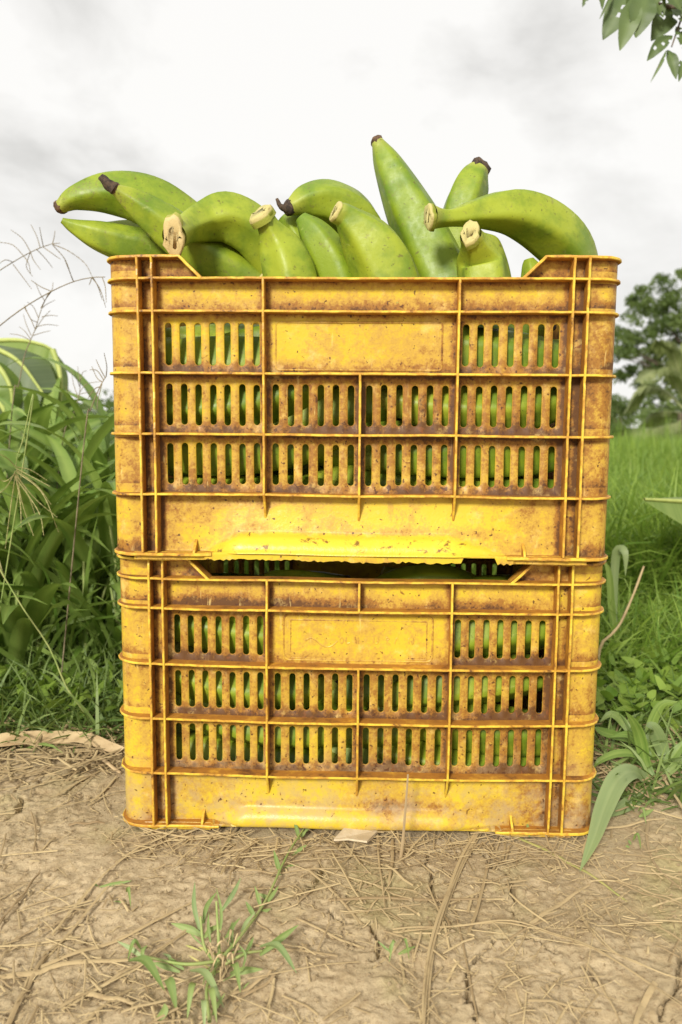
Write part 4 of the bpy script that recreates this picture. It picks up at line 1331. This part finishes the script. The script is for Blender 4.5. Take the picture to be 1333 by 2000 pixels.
panicle('uppermost flowering grass stalk leaning right, beside the far left plantain tips', .62, [(-120, 640), (-60, 570), (0, 528), (48, 499), (79, 484), (103, 476)],
        [[(60, 492), (44, 466), (22, 449)], [(79, 484), (72, 461), (61, 439)], [(85, 481), (81, 462), (78, 444)], [(103, 476), (106, 464), (108, 451)], [(103, 476), (118, 475)], [(84, 482), (104, 496), (118, 506)],
         [(103, 478), (128, 508), (142, 547)], [(103, 477), (134, 490), (166, 514), (181, 541)], [(60, 492), (66, 508), (79, 526)], [(72, 487), (90, 506), (103, 523)], [(46, 499), (56, 514), (60, 533)], [(26, 516), (44, 540), (62, 564)],
         [(46, 499), (24, 478), (-10, 472)], [(26, 512), (10, 508), (-10, 522)], [(60, 492), (52, 520), (64, 540)]])
panicle('long flowering grass stalk arching to the rim of the upper crate', .45, [(-110, 760), (-50, 680), (0, 636), (48, 600), (101, 569), (144, 550), (180, 542), (206, 541)],
        [[(180, 542), (196, 565), (207, 600)], [(182, 542), (192, 560), (200, 585)], [(180, 542), (175, 556)], [(101, 569), (90, 584), (80, 602)], [(48, 600), (60, 622), (70, 645)], [(144, 550), (136, 530), (126, 505)], [(101, 569), (80, 560), (62, 548)], [(200, 541), (206, 560), (208, 590)]])
panicle('upright flowering grass stalk in front of the banana plant', .70, [(24, 800), (36, 756), (48, 696), (60, 665), (70, 641), (82, 602), (96, 571)],
        [[(61, 655), (52, 634), (46, 614)], [(60, 662), (50, 648), (38, 638)], [(70, 643), (84, 622), (98, 607)], [(72, 638), (92, 634), (115, 636)], [(63, 656), (82, 650), (99, 646)], [(82, 619), (98, 616), (113, 617)], [(82, 602), (92, 594), (108, 586)], [(76, 622), (66, 600), (54, 590)],
         [(88, 588), (78, 572), (70, 552)], [(92, 578), (102, 566), (104, 552)], [(74, 630), (60, 622), (48, 596)], [(60, 665), (40, 655), (20, 652)]])
panicle('small flowering grass stalk between the banana plant and the upper crate', .80, [(120, 880), (140, 820), (155, 772), (157, 740)],
        [[(155, 768), (170, 750), (200, 745)], [(153, 775), (144, 750), (140, 722)], [(156, 755), (150, 738), (146, 726)], [(157, 745), (162, 728), (170, 724)], [(155, 770), (175, 766), (195, 768)], [(150, 790), (135, 770), (128, 752)], [(157, 742), (154, 728), (152, 716)]])
panicle('flowering grass stalk brushing the left edge of the upper crate at mid height', .40, [(165, 860), (178, 800), (196, 755), (208, 735)],
        [[(206, 738), (196, 720), (188, 702)], [(200, 746), (190, 738), (180, 716)], [(208, 735), (209, 715), (204, 690)], [(203, 742), (190, 724), (176, 722)], [(196, 755), (185, 760), (172, 778)], [(200, 748), (192, 780), (190, 800)]])
panicle('drooping straw coloured seed head in front of the tall grass at far left', .36, [(62, 800), (45, 860), (34, 892), (31, 916)],
        [[(32, 915), (70, 935), (98, 950)], [(32, 918), (74, 950), (100, 985)], [(32, 921), (82, 962), (115, 1039)], [(33, 925), (56, 968), (70, 1007)], [(32, 928), (46, 990), (66, 1046)], [(31, 930), (40, 980), (42, 1030)], [(31, 925), (20, 1000), (11, 1071)], [(31, 920), (14, 950), (-6, 968)],
         [(31, 912), (16, 896), (-6, 884)], [(32, 912), (60, 918), (92, 938)], [(33, 935), (76, 1000), (86, 1046)], [(31, 925), (10, 940), (-10, 930)], [(33, 930), (70, 975), (112, 1010)]], r=0.0007, mat='seedpale', bead=0.5, ground=-.10)
panicle('thin seed stalk slanting down from the left edge over the short grass', .30, [(150, 1370), (128, 1337), (96, 1263), (50, 1195), (16, 1139), (0, 1110), (-20, 1075)], [[(16, 1139), (4, 1120), (-6, 1100)], [(8, 1126), (2, 1105), (-2, 1090)]], r=0.0009, mat='seedpale', ground=0.02)

# ------------------------------------------------------------------ branch with leaves, top right
LY = 0.75
anchor = np.array([2.15, 2.0, 0.0])
root = thing('leafy_branch', 'leafy tree branch with insect eaten leaves hanging into the top right corner', 'tree', tuple(anchor))
tw = [at(1640, -330, LY + .6), at(1520, -190, LY + .25), at(1420, -70, LY), at(1345, 5, LY), at(1300, 12, LY), at(1262, -8, LY)]
stem_obj([anchor, anchor + np.array([-.03, 0, 1.2]), anchor + np.array([.02, -.02, 2.4])], 0.09, 0.06, M['bark'], root, 'trunk', loc=anchor, seg=10)
stem_obj([anchor + np.array([.02, -.02, 2.3])] + tw[:3], 0.03, 0.006, M['bark'], root, 'limb', loc=anchor, n=16)
stem_obj(tw[2:], 0.006, 0.0025, M['bark'], root, 'twig', loc=anchor, n=14)
stem_obj([at(1345, 5, LY), at(1330, 40, LY), at(1312, 92, LY)], 0.003, 0.0012, M['bark'], root, 'twig', loc=anchor)
lv = [((1150, -22), (1138, 14), 8), ((1162, -22), (1177, 19), 8), ((1232, -22), (1178, 78), 27), ((1246, -12), (1211, 99), 21), ((1268, -14), (1242, 74), 27), ((1318, 6), (1272, 80), 25), ((1200, -16), (1171, 38), 4),
      ((1314, 70), (1264, 119), 13), ((1302, 98), (1271, 161), 3.5), ((1304, 98), (1321, 155), 11), ((1322, 52), (1340, 102), 15), ((1312, 18), (1354, 64), 16), ((1330, 118), (1326, 160), 8), ((1290, -20), (1330, 20), 20),
      ((1360, -10), (1390, 60), 22), ((1345, 20), (1368, 110), 18), ((1262, -22), (1296, 34), 18), ((1240, -30), (1228, 30), 20)]
for k, (a, b, w) in enumerate(lv):
    rs = random.Random(k)
    dz = rs.uniform(-.05, .05)
    A_, B_ = at(*a, LY + dz), at(*b, LY + dz - 0.015)
    mid = (A_ + B_) / 2 + np.array([rs.uniform(-.003, .003), -0.006, 0.004])
    leaf_obj([A_, mid, B_], w * mpp(mid), M['branchleaf'], root, n=14, blunt=0.42, base=0.08, loc=anchor, normal=(rs.uniform(-.3, .3), -1, 0.15), fold=0.18, wave=0.1, seed=k, holes=0.06 if w > 12 else 0.02)

# ------------------------------------------------------------------ grey green grass plant at the lower right of the crates
bp = gnd(1284, 1532)
root = thing('grass_plant', 'grey green broad bladed plant by the lower crate, one blade drooping onto the clay', 'plant', tuple(bp))
Yb = bp[1]
pl = [([(1276, 1526, Yb), (1254, 1516, Yb - .02), (1232, 1507, Yb - .05), (1205, 1526, Yb - .08), (1180, 1580, Yb - .12), (1160, 1640, Yb - .17), (1133, 1708, gnd(1133, 1708)[1])], 19, 'glaucous', .45),
      ([(1280, 1530, Yb), (1262, 1490, Yb + .01), (1250, 1440, Yb + .01), (1238, 1412, Yb), (1222, 1390, Yb - .01)], 12, 'blade', .4),
      ([(1288, 1528, Yb), (1310, 1505, Yb), (1333, 1484, Yb + .01), (1352, 1480, Yb)], 8, 'weed', .4),
      ([(1282, 1532, Yb - .01), (1250, 1556, Yb - .045), (1215, 1580, Yb - .075), (1184, 1600, Yb - .1)], 13, 'glaucous', .45),
      ([(1270, 1500, Yb + .02), (1240, 1474, Yb + .02), (1205, 1472, Yb + .01), (1172, 1486, Yb), (1160, 1500, Yb)], 8, 'blade', .4),
      ([(1256, 1526, Yb - .01), (1230, 1545, Yb - .02), (1205, 1565, Yb - .04)], 10, 'blade', .5),
      ([(1300, 1520, Yb + .03), (1296, 1470, Yb + .05), (1278, 1425, Yb + .04), (1262, 1418, Yb + .02)], 15, 'glaucous', .5),
      ([(1245, 1452, Yb + .08), (1215, 1440, Yb + .06), (1180, 1430, Yb + .05), (1160, 1420, Yb + .05)], 9, 'blade', .5),
      ([(1320, 1545, Yb), (1325, 1590, Yb - .03), (1318, 1618, Yb - .05)], 14, 'weed', .5),
      ([(1290, 1540, Yb), (1320, 1545, Yb), (1350, 1552, Yb)], 7, 'blade', .5),
      ([(1285, 1528, Yb + .02), (1312, 1480, Yb + .02), (1345, 1440, Yb + .02)], 11, 'blade', .45),
      ([(1278, 1526, Yb + .03), (1262, 1470, Yb + .05), (1230, 1436, Yb + .05), (1190, 1440, Yb + .04)], 10, 'blade', .4),
      ([(1290, 1525, Yb + .03), (1322, 1500, Yb + .05), (1350, 1520, Yb + .04)], 12, 'blade', .45),
      ([(1275, 1530, Yb), (1235, 1520, Yb + .01), (1195, 1530, Yb), (1172, 1545, Yb - .01)], 7, 'weed', .4),
      ([(1280, 1528, Yb + .05), (1268, 1440, Yb + .08), (1290, 1380, Yb + .08), (1325, 1370, Yb + .07)], 10, 'blade', .45),
      ([(1272, 1534, Yb - .01), (1245, 1572, Yb - .04), (1235, 1610, Yb - .07)], 8, 'blade', .4),
      ([(1262, 1500, Yb + .06), (1225, 1420, Yb + .1), (1195, 1395, Yb + .1), (1172, 1410, Yb + .1)], 9, 'weed', .4)]
for k, (P, w, mt, bln) in enumerate(pl):
    Q = [at(*p) for p in P]
    for q in Q:
        q[2] = max(q[2], 0.004)
    leaf_obj(Q, w * mpp(Q[0]), M[mt], root, n=22, lat=13, blunt=bln, base=0.35, loc=bp, normal=(-0.35, -0.75, 0.55), fold=0.12, wave=0.04, seed=k)
Yp = 0.62
bp = np.array([at(1204, 1300, Yp)[0], Yp, 0])
root = thing('grass_plant', 'single pale folded blade standing in the meadow close to the right side of the crates', 'plant', tuple(bp))
leaf_obj([bp, at(1200, 1180, Yp), at(1203, 1090, Yp), at(1212, 1072, Yp - .01), at(1222, 1082, Yp - .02), at(1222, 1125, Yp - .02)], 9 * mpp(bp + np.array([0, 0, .2])), M['glaucous'], root, n=18, blunt=0.5, base=.4, loc=bp, normal=(-.2, -.8, .5), fold=.1)
leaf_obj([bp + np.array([.01, 0, 0]), at(1196, 1200, Yp), at(1190, 1120, Yp), at(1176, 1090, Yp)], 7 * mpp(bp), M['blade'], root, n=14, loc=bp, normal=(-.2, -.8, .5))
Yd = 0.48
q = [at(1172, 1268, Yd), at(1194, 1240, Yd), at(1213, 1216, Yd + .01), at(1238, 1160, Yd + .02), at(1258, 1106, Yd + .03)]
bd = np.array([at(1165, 1330, Yd)[0], Yd, 0.0])
tag_root = thing('dead_stalk', 'dry brown bent stalk leaning up in the meadow grass right of the crates', 'dry stalk', tuple(bd))
stem_obj([bd] + q, 0.0026, 0.0018, M['straw'], tag_root, 'stem', loc=bd, n=16, fn=lambda a, t: 1 + 0.12 * math.sin(30 * t))

# ------------------------------------------------------------------ weed tuft in front of the crates
def up_leaf(a, b, w, root, loc, mat='weed', bend=0.0, seed=0, lie=None, blunt=0.4):
    A_ = gnd(*a)
    if lie is None:
        lie = b[1] > a[1] - 6
    if lie:
        B_ = gnd(*b); A_ = A_ + np.array([0, 0, 0.012]); B_ = B_ + np.array([0, 0, 0.005]); nrm = (0.1, -0.3, 0.95)
        mid = (A_ + B_) / 2 + np.array([0, 0, 0.012])
    else:
        Yt = A_[1] + 0.35 * (gnd(*b)[1] - A_[1]); B_ = at(*b, Yt); A_ = A_ + np.array([0, 0, .003]); nrm = (0.2, -0.9, 0.4)
        mid = (A_ + B_) / 2 + np.array([bend, 0, abs(bend) * .5])
    leaf_obj([A_, mid, B_], w * 0.78 * mpp(A_), M[mat], root, n=12, blunt=blunt, base=0.35, loc=loc, normal=nrm, fold=0.2, wave=0.05, seed=seed)
bp = gnd(430, 1880); bp[2] = 0
root = thing('weed_tuft', 'sprawling green weed tuft with a runner, growing in the bare clay in front', 'weed', tuple(bp))
wl = [((393, 1832), (381, 1722), 6), ((397, 1810), (424, 1742), 6), ((398, 1835), (334, 1803), 9), ((426, 1852), (423, 1734), 4), ((430, 1790), (471, 1714), 6), ((400, 1838), (432, 1806), 7), ((412, 1850), (408, 1782), 4),
      ((508, 1872), (584, 1806), 9), ((508, 1874), (580, 1912), 10), ((450, 1908), (514, 1893), 9), ((253, 1902), (322, 1946), 12), ((320, 1944), (346, 1988), 12), ((372, 1922), (438, 1980), 10), ((300, 2010), (322, 1960), 10),
      ((384, 1948), (366, 2004), 8), ((452, 1914), (470, 1950), 8), ((282, 1880), (229, 1838), 6), ((281, 1880), (288, 1846), 5), ((276, 1880), (250, 1886), 6), ((455, 1850), (470, 1792), 5), ((470, 1830), (500, 1780), 5), ((440, 1840), (455, 1800), 6),
      ((480, 1868), (496, 1830), 5), ((360, 1900), (330, 1870), 6), ((398, 1985), (400, 2030), 7), ((405, 1960), (424, 2010), 8), ((352, 1905), (300, 1880), 7), ((415, 1990), (440, 1940), 5), ((330, 1890), (318, 1862), 4)]
for k, (a, b, w) in enumerate(wl):
    up_leaf(a, b, w, root, bp, seed=k, bend=random.uniform(-.004, .004), mat='weed' if k % 4 else 'glaucous')
rs = random.Random(99)
for k in range(16):
    a = (430 + rs.uniform(-45, 45), 1885 + rs.uniform(-35, 60)); an = rs.uniform(-1.3, 1.3); ll = rs.uniform(35, 75)
    up_leaf(a, (a[0] + ll * math.sin(an), a[1] - ll * math.cos(an) * 0.9 + 8), rs.uniform(2.2, 4.0), root, bp, seed=60 + k, bend=rs.uniform(-.004, .004), mat='weed' if k % 3 else 'strawgreen', lie=False)
for k in range(14):
    a = (425 + rs.uniform(-30, 40), 1885 + rs.uniform(-25, 40)); an = rs.uniform(0, 6.28); ll = rs.uniform(20, 55)
    up_leaf(a, (a[0] + ll * math.cos(an), a[1] + ll * 0.7 * math.sin(an)), rs.uniform(1.5, 3), root, bp, seed=80 + k, mat='straw', lie=True)
for P in ([(430, 1888), (470, 1850), (520, 1770), (560, 1690), (598, 1622)], [(440, 1896), (480, 1884), (512, 1870)], [(430, 1890), (400, 1850), (392, 1790)], [(430, 1885), (427, 1830), (423, 1760)], [(430, 1890), (360, 1905), (280, 1880)], [(410, 2010), (405, 1950), (430, 1890)]):
    Q = [gnd(*p) + np.array([0, 0, 0.006 + 0.004 * (i % 2)]) for i, p in enumerate(P)]
    if P[-1][1] < 1800 and P[-1][0] < 500:
        Y0 = gnd(*P[0])[1]
        Q = [at(*p, Y0 + 0.2 * (gnd(*p)[1] - Y0)) for p in P]
    stem_obj(Q, 0.0016, 0.0010, M['stem'], root, 'runner' if P[-1][0] > 560 else 'stem', loc=bp, n=14)
for k, (a, b, w) in enumerate([((520, 1772), (545, 1730), 5), ((528, 1762), (505, 1745), 5), ((548, 1715), (535, 1660), 6), ((556, 1700), (585, 1690), 5), ((570, 1675), (600, 1650), 5), ((585, 1645), (575, 1600), 5), ((592, 1632), (612, 1610), 4), ((500, 1800), (480, 1760), 6), ((512, 1785), (498, 1730), 5), ((505, 1790), (530, 1775), 5)]):
    up_leaf(a, b, w, root, bp, seed=40 + k)
def small_weed(label, items, mat='weed'):
    b0 = gnd(*items[0][0]); b0[2] = 0
    r_ = thing('small_weed', label, 'weed', tuple(b0), 'small weeds on the clay')
    for k, (a, b, w) in enumerate(items):
        up_leaf(a, b, w, r_, b0, seed=k, mat=mat)
small_weed('tiny three leaved weed beside the crack right of the weed tuft', [((762, 1868), (764, 1842), 4), ((778, 1870), (812, 1848), 5), ((782, 1872), (800, 1886), 4), ((776, 1874), (760, 1892), 4), ((763, 1866), (738, 1838), 3)])
small_weed('lone green leaf lying on the clay left of the weed tuft, below the crate', [((195, 1738), (258, 1720), 5), ((192, 1737), (184, 1726), 3)])
small_weed('pair of small leaves on the clay left of the weed tuft, above it', [((250, 1768), (215, 1762), 4), ((248, 1766), (256, 1782), 4)])
small_weed('small sprout on the clay below the drooping grey green blade', [((1232, 1655), (1228, 1640), 4), ((1236, 1662), (1252, 1668), 5), ((1230, 1660), (1222, 1652), 3)])
small_weed('green sprout leaning on the front rim of the lower crate near its right foot', [((1034, 1640), (1030, 1606), 5)])
small_weed('sprout at the foot of the lower crate in the middle', [((584, 1640), (576, 1604), 4), ((586, 1642), (600, 1620), 4)])
small_weed('sprouting leaves at the right of the clay, beneath the dry sticks', [((1248, 1600), (1278, 1580), 6), ((1246, 1604), (1262, 1618), 4)])

# ------------------------------------------------------------------ dry stalks, straw and scraps on the clay
def ribbon(name, label, pts, hw, mat='straw', lift=0.003, strands=1, cat='dry stalk', arch=0.0018, lean=False, grp='dry stalks on the clay', seed=0, fold=-0.3):
    rs = random.Random(seed)
    G_ = [gnd(*p) for p in pts] if not lean else [at(*p) for p in pts]
    loc = np.array(G_[0]); loc[2] = 0
    r_ = thing(name, label, cat, tuple(loc), grp)
    for s_ in range(strands):
        n = 26
        C = catmull(G_, n)
        m = mpp(C[n // 2])
        C[:, :2] += np.array([rs.uniform(-1, 1), rs.uniform(-1, 1)]) * hw * m * (0.9 if strands > 1 else 0)
        C[:, 0] += 0.0004 * np.sin(np.linspace(0, 7, n) + seed + s_)
        if not lean:
            zz_ = np.pad(hgt(C[:, 0], C[:, 1]), 4, mode='edge')
            C[:, 2] = np.maximum(np.convolve(zz_, np.ones(9) / 9, 'valid'), hgt(C[:, 0], C[:, 1]) - 0.002) + lift + arch * np.sin(np.linspace(0, math.pi * (2 + s_ % 2), n) + s_) ** 2 + 0.0015 * s_
        w = hw * m * (0.85 if strands == 1 else 0.42) * (0.75 + 0.25 * np.sin(np.linspace(0.4, 2.9, n))) * (1 - 0.35 * np.linspace(0, 1, n))
        C = C - loc
        v, f, t = strip(C, w, normal=(0.1, -0.3, 0.95) if not lean else (0, -1, .2), fold=fold, wave=0.12 if fold < 0 else 0.03, seed=seed + s_)
        t = [rs.uniform(0.2, 0.9)] * len(t)
        put('stalk' if strands == 1 else 'strand', mesh_of('stalk', v, f, M[mat], t), r_)
    return r_
ribbon('dry_leaf_strip', 'broad tan dry leaf strip lying left of the lower crate', [(-60, 1476), (40, 1468), (110, 1464), (170, 1470), (236, 1488)], 27, 'sheath', 0.016, arch=0.002, cat='dry leaf', seed=1, fold=0.06)
ribbon('dry_leaf_strip', 'thin dry leaf strip under the broad one, pointing at the crate corner', [(60, 1452), (140, 1470), (190, 1486), (236, 1512)], 7, 'sheath', 0.004, cat='dry leaf', seed=2)
ST = [('thick pale stalk entering from the left edge towards the weed tuft', [(-30, 1921), (60, 1908), (120, 1893), (250, 1879)], 8, 1),
      ('long thin stalk running up to the left foot of the lower crate', [(103, 1836), (190, 1735), (260, 1670), (346, 1622)], 4, 2),
      ('pale forked stalk at the left edge, pointing up', [(-10, 1812), (40, 1752), (77, 1706)], 5, 2),
      ('stalk slanting from lower left towards the weed tuft', [(70, 1896), (170, 1862), (260, 1830), (375, 1773)], 5, 1),
      ('flat stalk piece at the bottom left corner', [(14, 2010), (45, 1945), (66, 1908), (92, 1868)], 7, 1),
      ('bundled stalk passing under the weed tuft from lower left', [(120, 1985), (230, 1920), (300, 1880), (372, 1828)], 8, 2),
      ('straight upright lying stalk below the middle of the lower crate, left of the leaning one', [(735, 1612), (740, 1690), (750, 1785)], 5, 2),
      ('long curving bundle of fibres from the lower crate to the bottom edge', [(940, 1626), (904, 1694), (873, 1777), (847, 1863), (836, 1940), (832, 2020)], 8, 4),
      ('long stalk crossing the right clay towards the lower right corner', [(770, 1832), (880, 1822), (1000, 1811), (1090, 1838), (1190, 1884), (1345, 1984)], 5, 2),
      ('stalk fanning right from the foot of the lower crate, inner one', [(966, 1630), (1030, 1668), (1089, 1716)], 5, 2),
      ('white broken stalk on the right clay', [(1172, 1757), (1195, 1800), (1233, 1868)], 4, 1),
      ('double stalk running to the right edge', [(1186, 1712), (1258, 1744), (1350, 1782)], 7, 2),
      ('bent stick on the right clay below the grey green plant', [(1268, 1600), (1264, 1640), (1286, 1700), (1345, 1750)], 4, 1),
      ('short stalk lying across the crack at lower right', [(1036, 1814), (1095, 1770), (1152, 1728)], 5, 1),
      ('thin stalk slanting to the lower right, near the bottom edge', [(1146, 1892), (1180, 1945), (1215, 2010)], 4, 1),
      ('curved pair of stalks along the right clay', [(1120, 1760), (1150, 1830), (1220, 1890), (1350, 1935)], 4, 2),
      ('matted stalks along the front rim of the lower crate at right', [(938, 1624), (1020, 1630), (1090, 1630), (1158, 1628)], 6, 3),
      ('matted stalks along the front rim of the lower crate at left', [(236, 1598), (300, 1630), (370, 1640), (450, 1634)], 6, 3),
      ('pale flat stalk at the bottom edge on the right', [(1280, 1935), (1258, 1970), (1236, 2020)], 8, 1),
      ('stalk lying level across the clay below the cardboard scrap', [(640, 1768), (760, 1766), (880, 1764), (980, 1756)], 4, 1),
      ('white short stalk left of the crate', [(134, 1614), (206, 1610)], 4, 1),
      ('stalk lying right of the lower crate, pointing at the grey green plant', [(1152, 1626), (1220, 1614), (1300, 1600)], 4, 1),
      ('bundle of stalks lying beneath the right part of the weed tuft', [(455, 1958), (520, 1925), (545, 1905)], 8, 2),
      ('upright lying stalk left of the long curving fibre bundle', [(768, 1640), (765, 1700), (760, 1742)], 4, 1),
      ('wide flat stalk at the lower left under the weed leaves', [(150, 1945), (210, 1958), (262, 1968)], 7, 1),
      ('stalk running down from the foot of the crate beside the runner', [(505, 1640), (460, 1700), (448, 1740)], 4, 2),
      ('thin stalk lying across the runner of the weed', [(465, 1706), (540, 1714), (660, 1706)], 3, 1)]
for k, (lb, P, w, st) in enumerate(ST):
    ribbon('dry_stalk', lb, P, w, lift=0.003, strands=st, seed=20 + k)
ribbon('dry_stalk', 'olive half dry stalk fanning right from the foot of the lower crate', [(1006, 1634), (1089, 1674), (1145, 1706), (1225, 1764)], 5, 'strawgreen', seed=70)
ribbon('dry_stalk', 'straw leaning up against the lower crate front below its middle rows', [(767, 1792, gnd(767, 1792)[1]), (779, 1710, -0.035), (787, 1650, -0.016), (791, 1590, -0.008), (797, 1512, 0.0)], 4, lean=True, seed=71)
ribbon('dry_stalk', 'brown flat twig slanting over the straw right of the crates', [(1170, 1370), (1215, 1400), (1265, 1420), (1333, 1446)], 5, seed=72, lift=0.02)
# cardboard
c_ = [gnd(*p) for p in ((652, 1656), (680, 1659), (717, 1663), (728, 1648), (738, 1634), (728, 1622), (690, 1618), (672, 1634))]
loc = c_[0] * 1.0; loc[2] = 0
r_ = thing('cardboard_scrap', 'torn pale cardboard scrap lying at the foot of the lower crate', 'cardboard', tuple(loc))
mb = MB()
for z in (0.0, 0.0022):
    for i, p in enumerate(c_):
        mb.vert((p[0] - loc[0], p[1] - loc[1], float(hgt(p[0], p[1])) + 0.009 + z + 0.003 * math.sin(i * 1.3)))
mb.face(list(range(8, 16))[::-1]); mb.face(list(range(8)))
for i in range(8):
    j = (i + 1) % 8
    mb.face((i, j, 8 + j, 8 + i))
mb.build('sheet', [M['card']], r_, smooth=False)
# litter: short straw bits, crumbs of clay
g = np.random.default_rng(77)
def litter(N, y0, y1, Lr, Wr, seed, lo=-250, hi=1600, dens=None, stack=0.004):
    gg = np.random.default_rng(seed)
    Y = gg.uniform(y0, y1, N); d = Y - CAM[1]
    X = CAM[0] + (gg.uniform(lo, hi, N) - 666.5) / F_PX * d
    if dens is not None:
        k = dens(X, Y) > gg.random(N)
        X, Y = X[k], Y[k]; N = len(X)
    az = gg.uniform(0, math.pi, N); Lg = Lr[0] + (Lr[1] - Lr[0]) * gg.random(N) ** 2.2; w = gg.uniform(*Wr, N)
    t = np.array([-.5, -.17, .17, .5])
    bend = gg.normal(0, 0.022, N)
    x = X[:, None] + np.cos(az)[:, None] * t * Lg[:, None] - np.sin(az)[:, None] * bend[:, None] * Lg[:, None] * (t ** 2 * 4)
    y = Y[:, None] + np.sin(az)[:, None] * t * Lg[:, None] + np.cos(az)[:, None] * bend[:, None] * Lg[:, None] * (t ** 2 * 4)
    z = hgt(x, y) + 0.0012 + gg.random(N)[:, None] * stack + gg.normal(0, 0.05, N)[:, None] * t * Lg[:, None]
    sx, sy = -np.sin(az)[:, None] * w[:, None] / 2, np.cos(az)[:, None] * w[:, None] / 2
    A = np.stack([x + sx, y + sy, z], -1); Mi = np.stack([x, y, z + w[:, None] * 0.35], -1); B = np.stack([x - sx, y - sy, z], -1)
    v = np.stack([A, Mi, B], 2).reshape(-1, 3)
    b = (np.arange(N) * 12)[:, None] + np.arange(3)[None] * 3
    f = np.concatenate([np.stack([b, b + 1, b + 4, b + 3], -1).reshape(-1, 4), np.stack([b + 1, b + 2, b + 5, b + 4], -1).reshape(-1, 4)])
    return v, f, np.repeat(gg.random(N), 12)
clear = lambda X, Y: np.clip(0.30 + 2.6 * (vn(X * 8 + 2, Y * 8 + 4) + 0.12 + 0.6 * vn(X * 22, Y * 22)), 0.04, 1) * np.where((np.abs(X) < .255) & (Y > 0.02) & (Y < .4), 0, 1)
edge_ = lambda X, Y: np.clip((Y - 0.10) * 7 + vn(X * 8, Y * 8), 0, 1) * np.where(np.abs(X) < .27, 0, 1)
parts_ = [litter(2300, -0.40, 0.30, (0.004, 0.040), (0.0006, 0.0024), 1, dens=clear), litter(520, -0.40, 0.25, (0.02, 0.15), (0.0008, 0.0030), 2, dens=clear),
          litter(5000, 0.05, 0.62, (0.02, 0.14), (0.0012, 0.004), 3, dens=edge_, stack=0.016), litter(300, -0.035, 0.03, (0.015, 0.08), (0.0008, 0.002), 4, lo=200, hi=1200, stack=0.008),
          litter(11000, -0.42, 0.12, (0.0015, 0.011), (0.0003, 0.0011), 6, dens=clear)]
v, f, t = join(parts_)
tag(np_mesh('straw_litter', v, f, M['straw'], tint=t, kind='stuff'), 'short broken straw strewn over the clay', 'straw')
N = 5000
Y = g.uniform(-0.41, 0.25, N); X = CAM[0] + (g.uniform(-250, 1600, N) - 666.5) / F_PX * (Y - CAM[1])
r0 = 0.0006 + 0.0028 * g.random(N) ** 4
octv = np.array([[1, 0, 0], [0, 1, 0], [-1, 0, 0], [0, -1, 0], [0, 0, 1], [0, 0, -.6]], float)
v = (octv[None] * g.uniform(0.5, 1.2, (N, 6, 1)) * r0[:, None, None] + np.stack([X, Y, hgt(X, Y) + r0 * 0.3], -1)[:, None]).reshape(-1, 3)
tri = np.array([[0, 1, 4], [1, 2, 4], [2, 3, 4], [3, 0, 4], [1, 0, 5], [2, 1, 5], [3, 2, 5], [0, 3, 5]])
f = (np.arange(N)[:, None, None] * 6 + tri[None]).reshape(-1, 3)
tag(np_mesh('clay_crumbs', v, f, M['clod'], kind='stuff', smooth=False), 'small dry clay crumbs scattered on the ground', 'soil crumbs')
